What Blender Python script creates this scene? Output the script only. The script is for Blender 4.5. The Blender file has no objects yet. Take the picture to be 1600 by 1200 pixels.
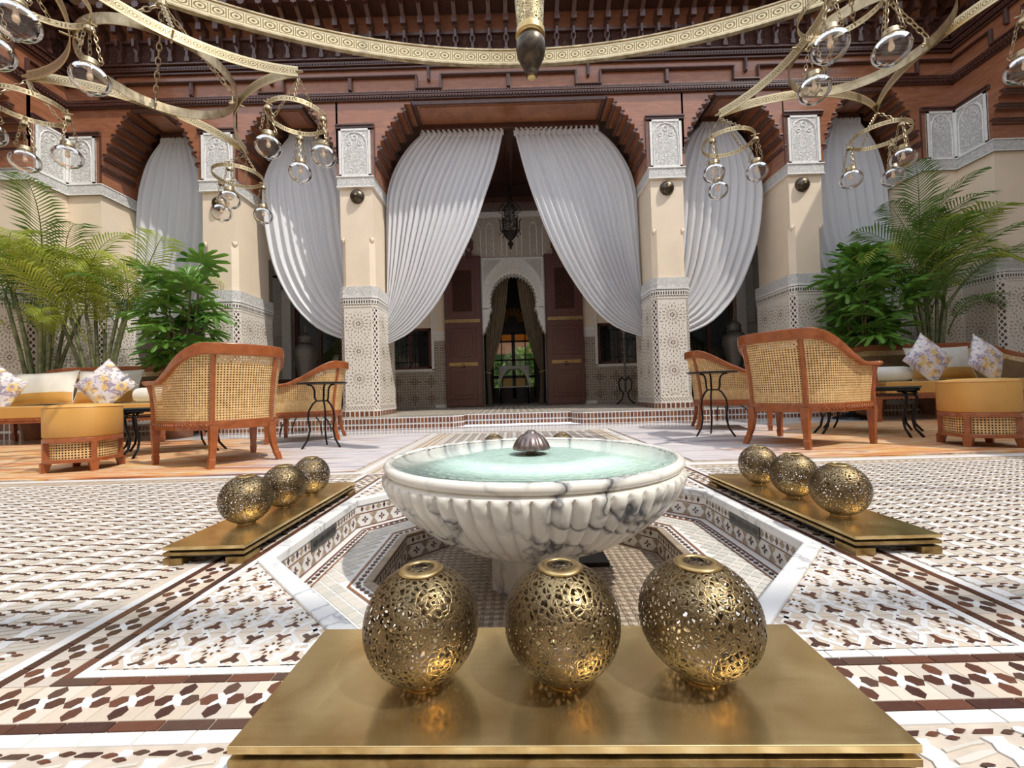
import bpy, math, random
from math import sin, cos, pi, sqrt, atan2, radians
from mathutils import Vector, Matrix
random.seed(7)
S = bpy.context.scene
COL = S.collection
CX = 0.0625            # axis of the courtyard
# ------------------------------------------------------------------ camera
cd = bpy.data.cameras.new('camera'); cam = bpy.data.objects.new('camera', cd); COL.objects.link(cam)
cd.sensor_width = 36; cd.lens = 650/1600*36; cd.clip_start = .02; cd.clip_end = 200
yw, pt, rl = -0.0020739690763070502, 0.020459851169469905, 0.02819304162593989
F = Vector((sin(yw)*cos(pt), cos(yw)*cos(pt), sin(pt)))
R0 = Vector((cos(yw), -sin(yw), 0)); U0 = R0.cross(F)
Rv = R0*cos(rl) - U0*sin(rl); Uv = U0*cos(rl) + R0*sin(rl)
cam.matrix_world = Matrix(((Rv.x, Uv.x, -F.x, 0), (Rv.y, Uv.y, -F.y, 0), (Rv.z, Uv.z, -F.z, .47), (0, 0, 0, 1)))
S.camera = cam
S.view_settings.view_transform = 'Standard'; S.view_settings.look = 'None'
S.view_settings.gamma = 1; S.view_settings.use_curve_mapping = False
S.view_settings.exposure = 0.12
# ------------------------------------------------------------------ light
W = bpy.data.worlds.new('world'); S.world = W; W.use_nodes = True
bg = W.node_tree.nodes['Background']
bg.inputs[0].default_value = (.80, .88, 1.0, 1); bg.inputs[1].default_value = 1.55
sd = bpy.data.lights.new('sun', 'SUN'); sun = bpy.data.objects.new('sun', sd); COL.objects.link(sun)
sd.energy = 3.2; sd.angle = radians(.8); sd.color = (1, .95, .86)
sun.rotation_euler = Vector((.55, -.36, 1)).to_track_quat('Z', 'Y').to_euler()
# ------------------------------------------------------------------ helpers
class MB:
    def __init__(s): s.v = []; s.f = []; s.uv = []; s.m = []; s.cm = 0
    def add(s, vs, fs, uv=None):
        n = len(s.v); s.v += [tuple(p) for p in vs]; s.f += [tuple(i+n for i in f) for f in fs]
        s.uv += (uv if uv else [None]*len(vs)); s.m += [s.cm]*len(fs); return s
    def box(s, x0, x1, y0, y1, z0, z1):
        v = [(x, y, z) for z in (z0, z1) for y in (y0, y1) for x in (x0, x1)]
        return s.add(v, [(0, 2, 3, 1), (4, 5, 7, 6), (0, 1, 5, 4), (2, 6, 7, 3), (0, 4, 6, 2), (1, 3, 7, 5)])
    def obox(s, c, sx, sy, sz, rz=0):
        a, b = cos(rz), sin(rz); v = []
        for z in (-sz/2, sz/2):
            for y in (-sy/2, sy/2):
                for x in (-sx/2, sx/2): v.append((c[0]+x*a-y*b, c[1]+x*b+y*a, c[2]+z))
        return s.add(v, [(0, 2, 3, 1), (4, 5, 7, 6), (0, 1, 5, 4), (2, 6, 7, 3), (0, 4, 6, 2), (1, 3, 7, 5)])
    def prism(s, p, z0, z1, bev=0):
        n = len(p); 
        if bev:
            cx = sum(q[0] for q in p)/n; cy = sum(q[1] for q in p)/n
            t = [(cx+(q[0]-cx)*(1-bev), cy+(q[1]-cy)*(1-bev)) for q in p]
        else: t = p
        v = [(q[0], q[1], z0) for q in p]+[(q[0], q[1], z1) for q in t]
        return s.add(v, [tuple(range(n, 2*n))]+[(i, (i+1) % n, (i+1) % n+n, i+n) for i in range(n)])
    def vprism(s, p, y0, y1):      # polygon in x,z extruded in y
        n = len(p); v = [(a, y0, b) for a, b in p]+[(a, y1, b) for a, b in p]
        return s.add(v, [tuple(range(n)), tuple(range(2*n-1, n-1, -1))]+[(i, i+n, (i+1) % n+n, (i+1) % n) for i in range(n)])
    def tube(s, pts, r, n=8, close=False, cap=True):
        pts = [Vector(p) for p in pts]; m = len(pts); R = r if isinstance(r, (list, tuple)) else [r]*m
        vs = []; up = None
        for i, p in enumerate(pts):
            a = pts[(i-1) % m] if (i or close) else p; b = pts[(i+1) % m] if (i < m-1 or close) else p
            t = (b-a).normalized()
            if up is None: up = Vector((0, 0, 1)) if abs(t.z) < .9 else Vector((1, 0, 0))
            x = t.cross(up).normalized(); up = x.cross(t).normalized()
            for k in range(n):
                q = 2*pi*k/n; vs.append(p+(x*cos(q)+up*sin(q))*R[i])
        fs = []
        for i in range(m if close else m-1):
            j = (i+1) % m
            for k in range(n): fs.append((i*n+k, i*n+(k+1) % n, j*n+(k+1) % n, j*n+k))
        if cap and not close: fs += [tuple(range(n-1, -1, -1)), tuple(range((m-1)*n, m*n))]
        return s.add(vs, fs)
    def sweep(s, pts, sec, close=False):   # sec(i)-> list of (side, up) offsets; side = horizontal normal
        pts = [Vector(p) for p in pts]; m = len(pts); vs = []; n = 0
        for i, p in enumerate(pts):
            a = pts[(i-1) % m] if (i or close) else p; b = pts[(i+1) % m] if (i < m-1 or close) else p
            t = (b-a); t.z = 0; t.normalize(); sd_ = Vector((t.y, -t.x, 0)); q = sec(i); n = len(q)
            vs += [p+sd_*u+Vector((0, 0, w)) for u, w in q]
        fs = []
        for i in range(m if close else m-1):
            j = (i+1) % m
            for k in range(n): fs.append((i*n+k, j*n+k, j*n+(k+1) % n, i*n+(k+1) % n))
        if not close: fs += [tuple(range(n)), tuple(range(m*n-1, (m-1)*n-1, -1))]
        return s.add(vs, fs)
    def lathe(s, prof, n=24, c=(0, 0, 0), flute=None, cap=True):
        vs = []; m = len(prof)
        for i, (r, z) in enumerate(prof):
            for k in range(n):
                a = 2*pi*k/n; rr = r*(flute(i, a) if flute else 1)
                vs.append((c[0]+rr*cos(a), c[1]+rr*sin(a), c[2]+z))
        fs = [(i*n+k, i*n+(k+1) % n, (i+1)*n+(k+1) % n, (i+1)*n+k) for i in range(m-1) for k in range(n)]
        if cap:
            if prof[0][0] > 1e-4: fs.append(tuple(range(n-1, -1, -1)))
            if prof[-1][0] > 1e-4: fs.append(tuple(range((m-1)*n, m*n)))
        uv = [(k/n, i/m) for i in range(m) for k in range(n)]
        return s.add(vs, fs, uv)
    def grid(s, fn, nu, nv, uvs=(1, 1)):
        vs = []; uv = []
        for j in range(nv+1):
            for i in range(nu+1):
                vs.append(fn(i/nu, j/nv)); uv.append((i/nu*uvs[0], j/nv*uvs[1]))
        return s.add(vs, [(j*(nu+1)+i, j*(nu+1)+i+1, (j+1)*(nu+1)+i+1, (j+1)*(nu+1)+i) for j in range(nv) for i in range(nu)], uv)
    def wq(s, o, du, dv, w, h):     # quad with uv in metres
        o = Vector(o); du = Vector(du); dv = Vector(dv)
        return s.add([o, o+du*w, o+du*w+dv*h, o+dv*h], [(0, 1, 2, 3)], [(0, 0), (w, 0), (w, h), (0, h)])
    def mesh(s, name, mat, smooth=False):
        me = bpy.data.meshes.new(name); me.from_pydata(s.v, [], s.f)
        for m_ in (mat if isinstance(mat, (list, tuple)) else [mat]): me.materials.append(m_)
        if any(s.m): me.polygons.foreach_set('material_index', s.m)
        if any(u is not None for u in s.uv):
            L = me.uv_layers.new(name='UVMap'); d = []
            for l in me.loops:
                u = s.uv[l.vertex_index] or (0, 0); d += [u[0], u[1]]
            L.data.foreach_set('uv', d)
        if smooth: me.polygons.foreach_set('use_smooth', [True]*len(me.polygons))
        me.update(); return me
    def build(s, name, mat, parent=None, smooth=False, loc=None, **kw):
        o = bpy.data.objects.new(name, s.mesh(name, mat, smooth)); COL.objects.link(o)
        if parent: o.parent = parent
        if loc: o.location = loc
        for k, v in kw.items():
            if k == 'bevel':
                b = o.modifiers.new('b', 'BEVEL'); b.width = v; b.segments = 2; b.limit_method = 'ANGLE'; b.angle_limit = radians(40)
            elif k == 'auto':
                pass
            else: o[k] = v
        return o
def thing(name, label, cat, loc=(0, 0, 0), rz=0, group=None):
    o = bpy.data.objects.new(name, None); COL.objects.link(o); o.location = loc; o.rotation_euler = (0, 0, rz)
    o['label'] = label; o['category'] = cat
    if group: o['group'] = group
    o.empty_display_size = .05
    return o
def inst(src, name, parent, loc=(0, 0, 0), rot=(0, 0, 0), sc=(1, 1, 1)):   # object sharing mesh data
    o = bpy.data.objects.new(name, src); COL.objects.link(o); o.parent = parent
    o.location = loc; o.rotation_euler = rot; o.scale = sc; return o
def copy_tree(o, loc, rz, label, group=None):
    r = o.copy(); COL.objects.link(r); r.location = loc; r.rotation_euler = (0, 0, rz); r['label'] = label
    if group: r['group'] = group
    for ch in list(o.children):
        c = ch.copy(); COL.objects.link(c); c.parent = r
        for g in ch.children:
            d = g.copy(); COL.objects.link(d); d.parent = c
    return r
def struct(name, **kw):
    o = bpy.data.objects.new(name, None); COL.objects.link(o); o['kind'] = 'structure'; o.empty_display_size = .05; return o
# ------------------------------------------------------------------ materials
class N:
    def __init__(s, name):
        s.mat = bpy.data.materials.new(name); s.mat.use_nodes = True; s.t = s.mat.node_tree; s.b = s.t.nodes['Principled BSDF']
        s.out = s.t.nodes['Material Output']
    def n(s, typ, **kw):
        o = s.t.nodes.new('ShaderNode'+typ)
        for k, v in kw.items():
            if k.startswith('i_'):
                key = k[2:]; key = int(key) if key.isdigit() else key.replace('_', ' '); o.inputs[key].default_value = v
            else: setattr(o, k, v)
        return o
    def l(s, a, b): s.t.links.new(a, b)
    def coord(s, kind='Object', scale=(1, 1, 1), rot=(0, 0, 0)):
        tc = s.n('TexCoord'); mp = s.n('Mapping'); mp.inputs['Scale'].default_value = scale; mp.inputs['Rotation'].default_value = rot
        s.l(tc.outputs[kind], mp.inputs[0]); return mp.outputs[0]
    def noise(s, vec, scale, detail=4, dist=0, rough=.5):
        o = s.n('TexNoise', i_Scale=scale, i_Detail=detail, i_Distortion=dist, i_Roughness=rough); s.l(vec, o.inputs['Vector']); return o.outputs['Fac']
    def ramp(s, fac, stops, interp='LINEAR'):
        o = s.n('ValToRGB'); o.color_ramp.interpolation = interp; e = o.color_ramp.elements
        while len(e) > 1: e.remove(e[-1])
        e[0].position = stops[0][0]; e[0].color = tuple(stops[0][1])+(1,) if len(stops[0][1]) == 3 else stops[0][1]
        for p, c in stops[1:]:
            q = e.new(p); q.color = tuple(c)+(1,)
        s.l(fac, o.inputs[0]); return o.outputs[0]
    def math(s, op, a, b=None, c=None):
        o = s.n('Math', operation=op)
        for i, x in enumerate((a, b, c)):
            if x is None: continue
            if isinstance(x, (int, float)): o.inputs[i].default_value = x
            else: s.l(x, o.inputs[i])
        return o.outputs[0]
    def mix(s, fac, a, b):
        o = s.n('Mix', data_type='RGBA')
        for i, x in ((0, fac), (6, a), (7, b)):
            if isinstance(x, (int, float)): o.inputs[i].default_value = x
            elif isinstance(x, tuple): o.inputs[i].default_value = x+(1,)
            else: s.l(x, o.inputs[i])
        return o.outputs[2]
    def bump(s, h, st=.5, dist=.01):
        o = s.n('Bump', i_Strength=st, i_Distance=dist); s.l(h, o.inputs['Height']); s.l(o.outputs[0], s.b.inputs['Normal']); return o
    def set(s, col=None, rough=None, metal=None, **kw):
        if col is not None:
            if isinstance(col, tuple): s.b.inputs['Base Color'].default_value = col+(1,)
            else: s.l(col, s.b.inputs['Base Color'])
        if rough is not None:
            if isinstance(rough, (int, float)): s.b.inputs['Roughness'].default_value = rough
            else: s.l(rough, s.b.inputs['Roughness'])
        if metal is not None: s.b.inputs['Metallic'].default_value = metal
        for k, v in kw.items(): s.b.inputs[k.replace('_', ' ')].default_value = v
        return s
    def cut(s, mask):      # mask 1 = hole
        tr = s.n('BsdfTransparent'); mx = s.n('MixShader'); s.l(mask, mx.inputs[0]); s.l(s.b.outputs[0], mx.inputs[1]); s.l(tr.outputs[0], mx.inputs[2])
        s.l(mx.outputs[0], s.out.inputs[0])
def plain(name, col, rough=.5, metal=0, var=.12, sc=8, bump=0, bsc=40, rvar=0, **kw):
    m = N(name); v = m.coord(); nz = m.noise(v, sc)
    d = tuple(max(0, c*(1-var*2)) for c in col); h = tuple(min(1, c*(1+var)) for c in col)
    m.set(m.ramp(nz, [(.3, d), (.7, h)]), rough, metal, **kw)
    if rvar: m.l(m.math('MULTIPLY_ADD', nz, rvar, rough-rvar/2), m.b.inputs['Roughness'])
    if bump: m.bump(m.noise(v, bsc, 3), bump, .005)
    return m.mat
def wood(name, dark, light, rough=.28, sc=(1, 1, 12), coat=.3):
    m = N(name); v = m.coord(scale=sc); nz = m.noise(v, 3.5, 5, 1.2); n2 = m.noise(m.coord(), 2.5, 2)
    c = m.ramp(nz, [(.25, dark), (.75, light)]); m.set(m.mix(m.math('MULTIPLY', n2, .35), c, tuple(x*.8 for x in dark)), rough)
    m.b.inputs['Coat Weight'].default_value = coat; m.bump(nz, .12, .003); return m.mat
def tile(name, cols, rough=.25, bump=.25):
    m = N(name); oi = m.n('ObjectInfo'); g = m.n('NewGeometry'); r = m.math('FRACT', m.math('ADD', oi.outputs['Random'], g.outputs['Random Per Island']))
    st = [(i/len(cols), c) for i, c in enumerate(cols)]
    c = m.ramp(r, st, 'CONSTANT'); nz = m.noise(m.coord(), 70, 4, .6)
    m.set(m.mix(m.math('MULTIPLY', nz, .3), c, tuple(min(1, 1.15*a+.03) for a in cols[0])), rough)
    m.l(m.math('MULTIPLY_ADD', nz, .3, rough-.1), m.b.inputs['Roughness']); m.bump(nz, bump, .002); return m.mat
M = {}
M['cedar'] = wood('cedar_wood', (.24, .088, .042), (.42, .170, .085), .27, (1, 1, 6), .5)
M['cedar_dark'] = wood('carved_dark_cedar', (.055, .021, .015), (.12, .048, .032), .34, (6, 6, 6), .15)
M['cherry'] = wood('cherry_wood', (.24, .060, .016), (.42, .125, .036), .3, (4, 4, 4), .4)
M['door'] = wood('door_wood', (.075, .020, .013), (.15, .040, .024), .35, (8, 8, 1.5), .3)
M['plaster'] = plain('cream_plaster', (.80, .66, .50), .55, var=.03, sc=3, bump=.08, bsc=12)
M['plaster_dim'] = plain('shaded_plaster', (.50, .46, .42), .7, var=.05, sc=3)  # shaded copy of the cream plaster, gallery gloom put into its colour
M['whiteframe'] = plain('white_stucco', (.80, .78, .74), .6, var=.05, sc=20, bump=.3, bsc=60)
def carved(name, a, b, sc, st=1.0, dist=.02):
    m = N(name); v = m.coord(); wv = m.n('TexNoise', i_Scale=sc*.5, i_Detail=1.0); m.l(v, wv.inputs['Vector'])
    ad = m.n('VectorMath', operation='MULTIPLY_ADD'); m.l(wv.outputs['Color'], ad.inputs[0]); ad.inputs[1].default_value = (.06, .06, .06); m.l(v, ad.inputs[2])
    vo = m.n('TexVoronoi', feature='DISTANCE_TO_EDGE', i_Scale=sc); m.l(ad.outputs[0], vo.inputs['Vector'])
    v2 = m.n('TexVoronoi', feature='DISTANCE_TO_EDGE', i_Scale=sc*2.3); m.l(ad.outputs[0], v2.inputs['Vector'])
    h = m.math('MINIMUM', m.math('MULTIPLY', vo.outputs[0], 5), m.math('MULTIPLY', v2.outputs[0], 7))
    h = m.math('SUBTRACT', 1.0, m.math('MINIMUM', h, 1.0))
    m.set(m.mix(h, b, a), .6); m.bump(h, st, dist); return m.mat  # hollows take the darker colour, so shade of the relief is painted in
M['carved'] = carved('carved_white_stucco', (.95, .93, .90), (.52, .49, .45), 34, .8, .010)
M['carved_small'] = carved('carved_stucco_band', (.95, .93, .90), (.50, .47, .43), 42, .8, .008)
M['carved_tan'] = carved('carved_tan_stucco', (.72, .64, .55), (.44, .35, .27), 26, .6, .012)
M['carved_wood'] = carved('carved_cedar_relief', (.16, .06, .035), (.06, .02, .013), 26)
# zellige
M['z_white'] = tile('white_zellige', [(.72, .70, .68), (.65, .64, .63), (.76, .74, .73)], .3, .15)
M['z_cream'] = tile('cream_zellige', [(.60, .50, .40), (.54, .45, .36), (.64, .56, .47), (.52, .46, .40)], .32)
M['z_dark'] = tile('brown_zellige', [(.075, .028, .018), (.10, .038, .024), (.055, .022, .018), (.14, .052, .030), (.09, .05, .035)], .18)
M['z_grey'] = tile('pale_green_zellige', [(.56, .52, .46), (.50, .48, .43), (.62, .57, .51)], .3)
M['z_tan'] = tile('tan_zellige', [(.34, .26, .19), (.29, .23, .17), (.40, .31, .22)], .4)
M['z_brown'] = tile('rust_zellige', [(.20, .075, .030), (.15, .055, .03), (.24, .10, .045), (.12, .04, .028)], .22)
M['grout'] = plain('sandy_grout', (.55, .465, .38), .7, var=.08, sc=30, bump=.2, bsc=120)
M['dado'] = plain('ivory_mosaic_ground', (.74, .68, .60), .45, var=.06, sc=60, bump=.35, bsc=160)
M['marble_floor'] = plain('polished_white_marble', (.80, .79, .78), .12, var=.06, sc=5)
def marble(name, base, vein, sc, rough=.12, w=.035):
    m = N(name); v = m.coord(); d = m.n('TexNoise', i_Scale=sc*.8, i_Detail=5.0); m.l(v, d.inputs['Vector'])
    ad = m.n('VectorMath', operation='MULTIPLY_ADD'); m.l(d.outputs['Color'], ad.inputs[0]); ad.inputs[1].default_value = (.5/sc*2,)*3; m.l(v, ad.inputs[2])
    n1 = m.noise(ad.outputs[0], sc, 3); r = m.math('ABSOLUTE', m.math('SUBTRACT', n1, .5))
    vn = m.ramp(r, [(0, (1, 1, 1)), (w*.35, (.55, .55, .55)), (w*1.3, (0, 0, 0))]); patch = m.ramp(m.noise(v, sc*.45, 3), [(.38, (0, 0, 0)), (.58, (1, 1, 1))])
    f = m.math('MULTIPLY', vn, patch); f2 = m.math('ADD', f, m.math('MULTIPLY', patch, .12))
    m.set(m.mix(f2, base, vein), rough); m.b.inputs['Subsurface Weight'].default_value = .0; return m
M['marble'] = marble('veined_white_marble', (.82, .79, .72), (.10, .10, .11), 6, .1, .05).mat
M['marble_cop'] = marble('coping_marble', (.80, .79, .77), (.42, .42, .44), 9, .2).mat
# metals
def brass(name, a, b, rough, sc=6, scratch=True):
    m = N(name); v = m.coord(); nz = m.noise(v, sc, 5, .8); n2 = m.noise(m.coord(scale=(2, 30, 30)), 5, 2)
    m.set(m.ramp(nz, [(.3, a), (.7, b)]), rough, 1.0)
    m.l(m.math('MULTIPLY_ADD', m.math('ADD', nz, m.math('MULTIPLY', n2, .4)), .22, rough-.14), m.b.inputs['Roughness']); m.bump(nz, .03, .002); m.b.inputs['Metallic'].default_value = .93; return m
M['brass'] = brass('polished_brass', (.62, .43, .17), (.90, .70, .36), .20, 9).mat
M['brass_edge'] = brass('tarnished_brass', (.24, .15, .05), (.50, .36, .16), .38, 25).mat
M['rimbrass'] = brass('rim_brass', (.45, .31, .13), (.66, .48, .22), .32, 30).mat
M['bronze'] = plain('dark_bronze', (.12, .095, .07), .38, .9, var=.3, sc=20)
M['gilt'] = brass('aged_gilt_brass', (.30, .22, .12), (.58, .48, .32), .4, 12).mat
def gilt_band():
    m = N('engraved_gilt_band'); v = m.coord('UV'); sx = m.n('SeparateXYZ'); m.l(v, sx.inputs[0])
    u = m.math('SUBTRACT', m.math('FRACT', m.math('MULTIPLY', sx.outputs[0], 16)), .5); w = m.math('MULTIPLY', m.math('SUBTRACT', sx.outputs[1], .5), 1.5)
    r = m.math('SQRT', m.math('ADD', m.math('MULTIPLY', u, u), m.math('MULTIPLY', w, w)))
    ring = m.math('LESS_THAN', m.math('ABSOLUTE', m.math('SUBTRACT', r, .30)), .05); dot = m.math('LESS_THAN', r, .12)
    sq = m.math('LESS_THAN', m.math('ABSOLUTE', m.math('SUBTRACT', m.math('MAXIMUM', m.math('ABSOLUTE', u), m.math('ABSOLUTE', w)), .43)), .03)
    h = m.math('MAXIMUM', m.math('MAXIMUM', ring, dot), sq)
    m.set(m.mix(h, (.66, .54, .33), (.22, .15, .07)), .38, .85); m.bump(h, -.5, .004); return m.mat
M['gilt_band'] = gilt_band()
def pierced(name, a, b, sc, th, rough=.35):
    m = N(name); v = m.coord(); wv = m.n('TexNoise', i_Scale=sc*.35, i_Detail=2.0, i_Distortion=.5); m.l(v, wv.inputs['Vector'])
    ad = m.n('VectorMath', operation='MULTIPLY_ADD'); m.l(wv.outputs['Color'], ad.inputs[0]); ad.inputs[1].default_value = (1.6/sc,)*3; m.l(v, ad.inputs[2])
    vo = m.n('TexVoronoi', feature='DISTANCE_TO_EDGE', i_Scale=sc); m.l(ad.outputs[0], vo.inputs['Vector'])
    hole = m.math('GREATER_THAN', vo.outputs[0], th); v2 = m.n('TexVoronoi', feature='DISTANCE_TO_EDGE', i_Scale=sc*1.9); m.l(ad.outputs[0], v2.inputs['Vector'])
    eng = m.math('LESS_THAN', v2.outputs[0], .05)
    nz = m.noise(v, 14, 3); c = m.ramp(nz, [(.35, a), (.65, b)]); m.set(m.mix(m.math('MULTIPLY', eng, .6), c, (.05, .035, .02)), rough, .95)
    h = m.math('SUBTRACT', m.math('SMOOTH_MIN', vo.outputs[0], .12, .05), m.math('MULTIPLY', eng, .06)); m.bump(m.math('MULTIPLY', h, -1), .35, .006)
    m.cut(hole); return m.mat
M['openwork'] = pierced('pierced_antique_brass', (.13, .09, .045), (.32, .235, .12), 120, .175, .36)
M['openwork_lamp'] = pierced('pierced_lantern_brass', (.40, .30, .14), (.66, .54, .30), 60, .16)
M['iron'] = plain('black_wrought_iron', (.018, .018, .02), .38, .6, var=.2, sc=30)
M['iron_dark'] = plain('dark_lantern_metal', (.035, .03, .028), .3, .9, var=.3, sc=30)
M['silver'] = carved('engraved_silver_metal', (.34, .31, .28), (.10, .09, .08), 60, .5, .004)
for n_ in ('silver',): M[n_].node_tree.nodes['Principled BSDF'].inputs['Metallic'].default_value = .8; M[n_].node_tree.nodes['Principled BSDF'].inputs['Roughness'].default_value = .35
# fabrics
M['mustard'] = plain('mustard_leather', (.62, .33, .085), .42, var=.05, sc=5, bump=.08, bsc=200)
M['cushion'] = plain('sand_fabric', (.66, .52, .27), .75, var=.05, sc=9, bump=.2, bsc=300)
M['cane_shade'] = plain('cane_shade_brown', (.20, .12, .055), .85, var=.1)  # dark brown standing in for the shade seen through the cane
M['linen'] = plain('ivory_linen', (.76, .72, .64), .85, var=.04, sc=9, bump=.25, bsc=300)
M['brown_cloth'] = plain('bronze_curtain_cloth', (.22, .165, .105), .6, var=.1, sc=9, bump=.1, bsc=200)
def floral():
    m = N('floral_print'); v = m.coord(); vo = m.n('TexVoronoi', i_Scale=9.0); n0 = m.n('TexNoise', i_Scale=14.0, i_Detail=3.0); m.l(v, n0.inputs['Vector'])
    ad = m.n('VectorMath', operation='MULTIPLY_ADD'); m.l(n0.outputs['Color'], ad.inputs[0]); ad.inputs[1].default_value = (.12,)*3; m.l(v, ad.inputs[2]); m.l(ad.outputs[0], vo.inputs['Vector'])
    f = m.ramp(vo.outputs['Distance'], [(.15, (.80, .45, .06)), (.36, (.84, .62, .16)), (.46, (.80, .74, .68)), (.65, (.76, .71, .72))])
    p = m.ramp(m.noise(v, 17, 5, 1.5), [(.53, (0, 0, 0)), (.57, (1, 1, 1))]); q = m.ramp(m.noise(v, 4, 2), [(.45, (0, 0, 0)), (.55, (1, 1, 1))])
    c = m.mix(m.math('MULTIPLY', p, .8), f, (.22, .16, .26)); c2 = m.mix(q, (.78, .75, .73), (.30, .25, .36)); c = m.mix(.25, c, c2); m.set(c, .7); return m.mat
M['floral'] = floral()
def curtain_mat():
    m = N('white_voile'); m.set((.86, .86, .88), .9); tl = m.n('BsdfTranslucent'); tl.inputs[0].default_value = (.86, .86, .88, 1)
    mx = m.n('MixShader'); mx.inputs[0].default_value = .28; m.l(m.b.outputs[0], mx.inputs[1]); m.l(tl.outputs[0], mx.inputs[2]); m.l(mx.outputs[0], m.out.inputs[0])
    m.bump(m.noise(m.coord(scale=(20, 20, 1.2)), 5, 3), .25, .01); return m.mat
M['voile'] = curtain_mat()
def cane():
    m = N('woven_cane'); v = m.coord('UV'); sx = m.n('SeparateXYZ'); m.l(v, sx.inputs[0]); K = 56.0
    def c(x): return m.math('ABSOLUTE', m.math('SUBTRACT', m.math('FRACT', m.math('MULTIPLY', x, K)), .5))
    a, b = c(sx.outputs[0]), c(sx.outputs[1]); mx_ = m.math('MAXIMUM', a, b); sm = m.math('ADD', a, b)
    hole = m.math('MULTIPLY', m.math('LESS_THAN', mx_, .27), m.math('LESS_THAN', sm, .42))
    nz = m.noise(m.coord(scale=(1, 1, 1)), 30, 3); m.set(m.ramp(nz, [(.3, (.60, .36, .14)), (.7, (.82, .56, .27))]), .45)
    m.bump(mx_, .4, .002); m.cut(hole); return m.mat
M['cane'] = cane()
def rug(name, sgn):
    m = N(name); v = m.coord(scale=(.55, 7.5, 1)); n1 = m.noise(v, 1.6, 5, .3, .62); n2 = m.noise(m.coord(scale=(.8, 12, 1)), 1.1, 3, .4)
    warm = m.ramp(n1, [(.30, (.13, .035, .02)), (.38, (.40, .11, .03)), (.44, (.56, .24, .08)), (.48, (.62, .46, .30)), (.52, (.50, .17, .04)), (.56, (.62, .36, .09)), (.61, (.60, .50, .38)), (.68, (.20, .07, .04))])
    cool = m.ramp(n1, [(.30, (.12, .10, .12)), (.40, (.34, .30, .32)), (.46, (.58, .54, .53)), (.51, (.44, .40, .44)), (.56, (.62, .57, .54)), (.62, (.48, .36, .30)), (.7, (.20, .17, .19))])
    sp = m.n('SeparateXYZ'); m.l(m.coord(), sp.inputs[0]); gx = m.math('MULTIPLY_ADD', sp.outputs[0], sgn*1.0, -1.15); gy = m.math('MULTIPLY_ADD', sp.outputs[1], -.62, 1.62)
    f = m.math('ADD', m.math('ADD', gx, gy), m.math('MULTIPLY_ADD', n2, 2.2, -1.1)); f = m.ramp(f, [(.1, (0, 0, 0)), (.75, (1, 1, 1))])
    m.set(m.mix(f, cool, warm), .85); m.bump(n1, .3, .004); return m.mat
def leafm(name, a, b, tr=.35):
    m = N(name); oi = m.n('ObjectInfo'); c = m.mix(m.math('FRACT', m.math('ADD', m.noise(m.coord(), 1.6, 2), m.math('MULTIPLY', oi.outputs['Random'], .5))), a, b); m.set(c, .38)
    tl = m.n('BsdfTranslucent'); m.l(c, tl.inputs[0]); mx = m.n('MixShader'); mx.inputs[0].default_value = tr
    m.l(m.b.outputs[0], mx.inputs[1]); m.l(tl.outputs[0], mx.inputs[2]); m.l(mx.outputs[0], m.out.inputs[0]); return m.mat
M['palm'] = leafm('palm_leaf', (.18, .30, .03), (.52, .56, .09), .45); M['lady'] = leafm('lady_palm_leaf', (.05, .16, .02), (.16, .32, .05), .35)
M['palm_dark'] = leafm('deep_palm_leaf', (.05, .14, .02), (.16, .27, .05)); M['dry'] = leafm('yellow_palm_leaf', (.55, .36, .08), (.62, .45, .14))
M['stem'] = plain('palm_stem', (.20, .22, .10), .5, var=.3, sc=10); M['cane_stem'] = plain('brown_cane_stem', (.20, .13, .07), .6, var=.3, sc=20)
M['soil'] = plain('potting_soil', (.05, .035, .025), .9, var=.3, sc=30, bump=.6, bsc=60); M['pot'] = plain('terracotta', (.30, .13, .07), .6, var=.15, sc=8)
M['hedge'] = leafm('hedge_leaf', (.12, .26, .03), (.32, .48, .08), .3)
def glass(name, col=(1, 1, 1), rough=0, mixf=.82):
    m = N(name); gl = m.n('BsdfGlass', i_Roughness=rough, i_IOR=1.12); gl.inputs[0].default_value = (*col, 1); tr = m.n('BsdfTransparent'); tr.inputs[0].default_value = (*[c*.97 for c in col], 1)
    gs = m.n('BsdfGlossy', i_Roughness=.03); fr = m.n('LayerWeight', i_Blend=.22); a = m.n('MixShader')
    m.l(m.math('MULTIPLY_ADD', fr.outputs['Fresnel'], .9, .04), a.inputs[0]); m.l(tr.outputs[0], a.inputs[1]); m.l(gs.outputs[0], a.inputs[2]); m.l(a.outputs[0], m.out.inputs[0]); return m.mat
M['glass'] = glass('clear_blown_glass'); M['pane'] = glass('window_glass', (.8, .85, .85))
M['dark'] = plain('black_paint_and_dark_void', (.012, .011, .011), .4, var=.1); M['frost'] = plain('bulb_glass', (.75, .55, .38), .3, var=.02)  # dark: true black parts, also darkness painted into openings
def water():
    m = N('fountain_water'); v = m.coord(); vo = m.n('TexWave', wave_type='RINGS', rings_direction='Z', i_Scale=9.0, i_Distortion=5.0, i_Detail=3.0, i_Detail_Scale=1.5); m.l(v, vo.inputs['Vector'])
    m.set((.62, .84, .74), .04); m.b.inputs['Alpha'].default_value = 1; n1 = m.noise(v, 28, 3, 1.2)
    m.l(m.mix(m.ramp(n1, [(.35, (0, 0, 0)), (.7, (1, 1, 1))]), (.50, .70, .61), (.64, .83, .74)), m.b.inputs['Base Color'])
    m.bump(m.math('ADD', m.math('MULTIPLY', vo.outputs['Fac'], .10), n1), .30, .006); m.b.inputs['IOR'].default_value = 1.33; return m.mat
M['water'] = water()
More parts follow.
